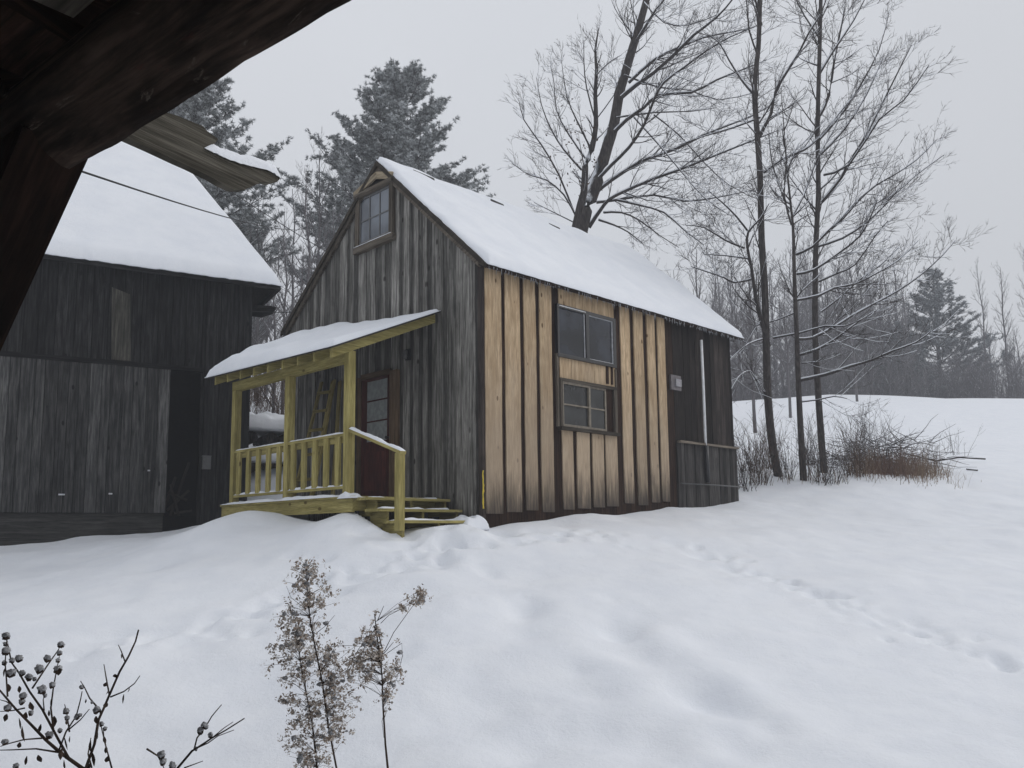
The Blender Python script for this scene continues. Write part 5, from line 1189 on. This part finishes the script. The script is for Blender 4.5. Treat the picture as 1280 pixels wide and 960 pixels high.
for x, y, r in heads:
    mh, ms = MB(), MB(); c = at(x / 4, 760 + y / 4, DW + random.uniform(-.04, .04)); rr = r * .80 / 4 / F * DW
    blob(mh, c - wroot - np.array([0, 0, rr * .25]), rr * .82, .95); blob(ms, c - wroot + np.array([0, 0, rr * .16]), rr * .96, .80)
    hd_ = mh.build('seed_head', MT['weed'], weed); ms.build('snow_cap', MT['greysnow'], hd_)
m = MB()
def dleaf(mb, p, l, w):
    d = Vector((random.uniform(-.35, .35), random.uniform(-.3, .3), -1)).normalized(); s = rv().cross(d).normalized(); p = Vector(p); cur = rv() * l * .25
    rows = [(0, .15), (.3, .8), (.6, 1), (.85, .5), (1, .05)]; vs = []
    for t, k in rows:
        q = p + d * l * t + cur * (t * t); vs += [q - s * w * k, q + Vector((0, 0, 0)) + s.cross(d) * w * .4 * k, q + s * w * k]
    mb.add([list(q) for q in vs], [(i * 3 + j, i * 3 + j + 1, i * 3 + j + 4, i * 3 + j + 3) for i in range(4) for j in range(2)], [(0, 0)] * len(vs), 1.)
for x, y, l in [(110, 590, 70), (95, 550, 60), (255, 455, 45), (245, 510, 35), (270, 540, 45), (205, 580, 45), (100, 670, 40), (135, 740, 60), (190, 735, 40), (430, 455, 25), (620, 430, 40), (645, 395, 30), (535, 470, 30), (490, 620, 40), (455, 660, 60), (460, 720, 60), (530, 690, 40), (540, 740, 40), (520, 640, 40), (320, 640, 70), (310, 700, 60), (330, 560, 30), (40, 380, 40), (150, 470, 50), (130, 520, 50), (350, 640, 40), (300, 300, 30), (95, 390, 30), (35, 530, 30), (535, 370, 30), (545, 400, 30), (575, 330, 20), (605, 230, 20), (500, 500, 40), (480, 540, 40), (320, 760, 60), (440, 770, 50), (25, 300, 50)]:
    p = at(x / 4, 760 + y / 4, DW + random.uniform(-.05, .05)) - wroot; dleaf(m, p, l / 4 / F * DW, .0055)
m.build('leaves', MT['weed'], weed)
# small weed at the bottom (x 190-300)
D3 = 1.9; r_ = at(215, 985, D3); wroot = np.array([r_[0], r_[1], gz(r_[0], r_[1]) - .05]); w3 = empty('small_weed', wroot, label='small forked weed with a few snowy seed heads at the bottom edge', cat='weed')
m = MB()
for pts, r in [([(880, 810), (960, 715), (1000, 690), (1060, 650), (1130, 610), (1222, 552)], .0028), ([(1060, 650), (1120, 600), (1165, 570)], .0014), ([(970, 710), (985, 650), (1030, 590), (1060, 540), (1108, 483)], .002), ([(735, 705), (790, 740), (820, 800)], .0022), ([(920, 800), (1015, 765)], .0016), ([(985, 700), (1040, 675), (1090, 640), (1170, 610)], .0016)]:
    P = Wp(pts, *W4, D3, .1); m.tube([p - wroot for p in P], np.linspace(r, r * .5, len(P)), 6)
m.tube([np.zeros(3), at(220, 962, D3) - wroot], .003, 6); m.tube([np.zeros(3), at(205, 962, D3) - wroot], .003, 6)
m.build('stems', MT['weed'], w3)
for x, y, r in [(1003, 615, 18), (1020, 588, 14), (1053, 637, 13), (1032, 596, 10), (808, 735, 18), (815, 770, 16), (862, 790, 18), (980, 705, 9)]:
    mh, ms = MB(), MB(); c = at(x / 4, 760 + y / 4, D3); rr = r / 4 / F * D3; blob(mh, c - wroot - np.array([0, 0, rr * .3]), rr * .8); blob(ms, c - wroot + np.array([0, 0, rr * .25]), rr * .95, 1.)
    hd_ = mh.build('seed_head', MT['weed'], w3); ms.build('snow_cap', MT['greysnow'], hd_)

# goldenrod-like plume weed (crop scale 3.43, origin 320,680)
D4 = 3.0; K4 = (3.43, 320, 680)
def plume(name, label, mains, regions, seed, d=D4, extra=[]):
    random.seed(seed); r_ = at(K4[1] + mains[0][0][0][0] / K4[0], 985, d); root = np.array([r_[0], r_[1], gz(r_[0], r_[1]) - .05]); e = empty(name, root, label=label, cat='weed')
    m = MB(); segs = []
    for pts, r in mains:
        P = Wp(pts, *K4, d, .05); m.tube([root - root] + [p - root for p in P], [r * 1.2] + list(np.linspace(r, r * .4, len(P))), 6); segs.append([p - root for p in P])
    for pts, r in extra: P = Wp(pts, *K4, d, .05); m.tube([p - root for p in P], np.linspace(r, r * .5, len(P)), 5)
    cl = []; lv = []; tn = []
    for (x, y, sx, sy, n_, si) in regions:
        for i in range(int(n_ * .50)):
            px_, py_ = random.gauss(x, sx), random.gauss(y, sy)
            p = at(K4[1] + px_ / K4[0], K4[2] + py_ / K4[0], d + random.gauss(0, .06)) - root
            # twiglet back to the nearest stem point below
            bd = 9; bq = None
            for s in segs[si:si + 1]:
                for j in range(len(s) - 1):
                    for t in (0, .33, .66):
                        q = s[j] + (s[j + 1] - s[j]) * t; dd = np.linalg.norm(q - (p - np.array([0, 0, .03])))
                        if dd < bd: bd = dd; bq = q
            if bd < .16 and random.random() < .5:
                mid_ = (p + bq) / 2 + np.array([0, 0, .008]); m.tube([bq, mid_, p], [.0007, .0006, .0005], 3, cap=False)
            for b_ in range(random.choice([4, 8, 15])):
                c = p + np.array([random.gauss(0, .006), random.gauss(0, .006), random.gauss(0, .006)]); a = np.array(rv()); b2 = np.array(rv()); s_ = random.uniform(.0030, .0068); o_ = len(lv)
                lv += [c - a * s_, c + b2 * s_ * .8, c + a * s_, c - b2 * s_ * .8]; tn += [random.random() ** 1.2] * 4
    for (x, y, sx, sy, n_, si) in regions:
        for i in range(max(1, n_ // 16)):
            sb = MB()
            p = at(K4[1] + random.gauss(x, sx * .6) / K4[0], K4[2] + random.gauss(y, sy * .6) / K4[0], d + random.gauss(0, .03)) - root
            blob(sb, p, random.uniform(.005, .011), .75); sb.build('caught_snow', MT['greysnow'], e)
    m.build('stems', MT['weed'], e)
    mesh_np('plume', np.array(lv), np.arange(len(lv)).reshape(-1, 4), MT['plume'], e, tone=tn, smooth=False)
    return e, root
plume('goldenrod', 'tall dead plume weed with two stems and fluffy grey brown seed clusters', [([(262, 960), (240, 760), (205, 590), (190, 500), (180, 410)], .0036), ([(345, 960), (310, 780), (285, 600), (255, 450), (230, 310), (220, 200), (215, 70)], .0036)],
      [(220, 100, 28, 28, 60, 1), (215, 170, 45, 35, 100, 1), (240, 240, 48, 28, 90, 1), (150, 300, 30, 22, 40, 1), (165, 380, 42, 38, 120, 0), (130, 460, 34, 34, 70, 0), (220, 400, 50, 40, 90, 1), (300, 480, 40, 30, 110, 1), (210, 520, 50, 30, 70, 0), (320, 560, 40, 40, 90, 1), (150, 580, 36, 26, 45, 0), (340, 640, 40, 36, 90, 1), (140, 665, 26, 18, 45, 0), (230, 690, 40, 30, 60, 0), (330, 720, 45, 30, 80, 1), (190, 770, 38, 30, 50, 0), (340, 800, 36, 26, 70, 1), (180, 850, 45, 35, 60, 0), (290, 840, 30, 30, 50, 0), (230, 930, 50, 25, 90, 0)], 3,
      extra=[([(255, 385), (300, 350), (338, 305)], .0012), ([(205, 500), (150, 480), (90, 490)], .001), ([(240, 700), (180, 690), (100, 665)], .001), ([(215, 280), (150, 230), (130, 180)], .001), ([(225, 220), (280, 190), (300, 160)], .001), ([(290, 640), (350, 640), (400, 600)], .001), ([(225, 640), (150, 590), (90, 570)], .001), ([(300, 440), (400, 435), (450, 440)], .001)])
plume('bent_weed', 'snapped dead weed stalk with drooping snowy seed clusters, right of the plume weed', [([(565, 960), (555, 860), (545, 700), (540, 560), (520, 400), (508, 300)], .0042), ([(565, 960), (556, 860), (546, 700), (538, 520), (540, 480)], .003)],
      [(480, 420, 22, 36, 70, 0), (450, 500, 34, 26, 90, 0), (420, 500, 22, 20, 40, 0), (515, 410, 14, 50, 60, 0), (520, 470, 20, 24, 60, 0), (470, 570, 20, 26, 40, 0), (570, 580, 22, 30, 50, 0), (600, 540, 14, 30, 24, 0), (560, 650, 18, 22, 34, 0), (615, 480, 8, 30, 12, 0), (715, 210, 12, 16, 36, 0), (680, 245, 18, 12, 16, 0), (630, 275, 12, 8, 14, 0), (400, 580, 14, 16, 14, 0)], 4,
      extra=[([(535, 340), (570, 305), (620, 280), (680, 245), (715, 195)], .0012), ([(550, 460), (590, 380), (640, 310), (680, 255), (725, 220)], .0014), ([(515, 360), (440, 450), (390, 540), (330, 590)], .0014), ([(505, 330), (470, 400), (350, 500)], .001), ([(540, 480), (590, 420)], .0016), ([(560, 470), (625, 425), (628, 480), (605, 570), (570, 680)], .0012), ([(520, 330), (548, 265)], .0016), ([(555, 700), (540, 760), (548, 830)], .0012), ([(505, 350), (530, 400), (545, 470)], .003), ([(490, 380), (450, 480), (440, 580), (475, 640)], .0012)])
# snow lumps caught on the bent weed
# ================================================================ HAZE, SKY, SUN
hz = MB(); hz.box(-122, 122, -62, 164, -4, 42); hm, nt, b = new_mat('haze_air'); nt.nodes.remove(b)
pv = N(nt, 'ShaderNodeVolumePrincipled', Density=.0023, Anisotropy=.0); pv.inputs['Color'].default_value = (.93, .95, 1., 1); L(nt, pv.outputs[0], nt.nodes['Material Output'].inputs['Volume'])
hz.build('haze', hm, None, kind='stuff')
W = bpy.data.worlds.new('World'); SC.world = W; W.use_nodes = True; nt = W.node_tree; bg = nt.nodes['Background']
sky = nt.nodes.new('ShaderNodeTexSky'); sky.sky_type = 'NISHITA'; sky.sun_disc = False
SE, SA = math.radians(34), math.radians(72)          # elevation; azimuth measured clockwise from +Y
sky.sun_elevation = SE; sky.sun_rotation = SA; sky.air_density = 1.5; sky.dust_density = 4.
# overcast: the sky texture veiled by an even grey cloud layer, brighter overhead
tc = nt.nodes.new('ShaderNodeTexCoord'); sx = nt.nodes.new('ShaderNodeSeparateXYZ'); nt.links.new(tc.outputs['Generated'], sx.inputs[0])
mr = nt.nodes.new('ShaderNodeMapRange'); nt.links.new(sx.outputs[2], mr.inputs[0]); mr.inputs[1].default_value = 0; mr.inputs[2].default_value = 1; mr.inputs[3].default_value = 5.3; mr.inputs[4].default_value = 8.0
no = nt.nodes.new('ShaderNodeTexNoise'); no.inputs['Scale'].default_value = 1.6; no.inputs['Detail'].default_value = 3; nt.links.new(tc.outputs['Generated'], no.inputs['Vector'])
mr2 = nt.nodes.new('ShaderNodeMapRange'); nt.links.new(no.outputs['Fac'], mr2.inputs[0]); mr2.inputs[1].default_value = .3; mr2.inputs[2].default_value = .7; mr2.inputs[3].default_value = .96; mr2.inputs[4].default_value = 1.04
mu = nt.nodes.new('ShaderNodeMath'); mu.operation = 'MULTIPLY'; nt.links.new(mr.outputs[0], mu.inputs[0]); nt.links.new(mr2.outputs[0], mu.inputs[1])
gx_ = nt.nodes.new('ShaderNodeMath'); gx_.operation = 'MULTIPLY_ADD'; nt.links.new(sx.outputs[0], gx_.inputs[0]); gx_.inputs[1].default_value = -.13; gx_.inputs[2].default_value = 1.
mu2 = nt.nodes.new('ShaderNodeMath'); mu2.operation = 'MULTIPLY'; nt.links.new(mu.outputs[0], mu2.inputs[0]); nt.links.new(gx_.outputs[0], mu2.inputs[1]); mu = mu2
vm = nt.nodes.new('ShaderNodeVectorMath'); vm.operation = 'SCALE'; vm.inputs[0].default_value = (.925, .95, 1.0); nt.links.new(mu.outputs[0], vm.inputs['Scale'])
mx = nt.nodes.new('ShaderNodeMix'); mx.data_type = 'RGBA'; mx.inputs[0].default_value = .93; nt.links.new(sky.outputs[0], mx.inputs[6]); nt.links.new(vm.outputs[0], mx.inputs[7]); nt.links.new(mx.outputs[2], bg.inputs[0])
bg.inputs[1].default_value = .10
sl_ = bpy.data.lights.new('sun', 'SUN'); sl_.energy = .9; sl_.angle = math.radians(28); sl_.color = (1., .98, .95); so = bpy.data.objects.new('sun', sl_); COL.objects.link(so)
dirv = Vector((math.sin(SA) * math.cos(SE), math.cos(SA) * math.cos(SE), math.sin(SE))); so.rotation_euler = dirv.to_track_quat('Z', 'Y').to_euler()
SC.view_settings.view_transform = 'Standard'; SC.view_settings.look = 'None'; SC.view_settings.gamma = 1; SC.view_settings.exposure = .10
try:
    SC.cycles.volume_bounces = 2; SC.cycles.max_bounces = 8
except Exception: pass
print('verts', sum(len(o.data.vertices) for o in SC.objects if o.type == 'MESH'), 'objects', len(SC.objects))
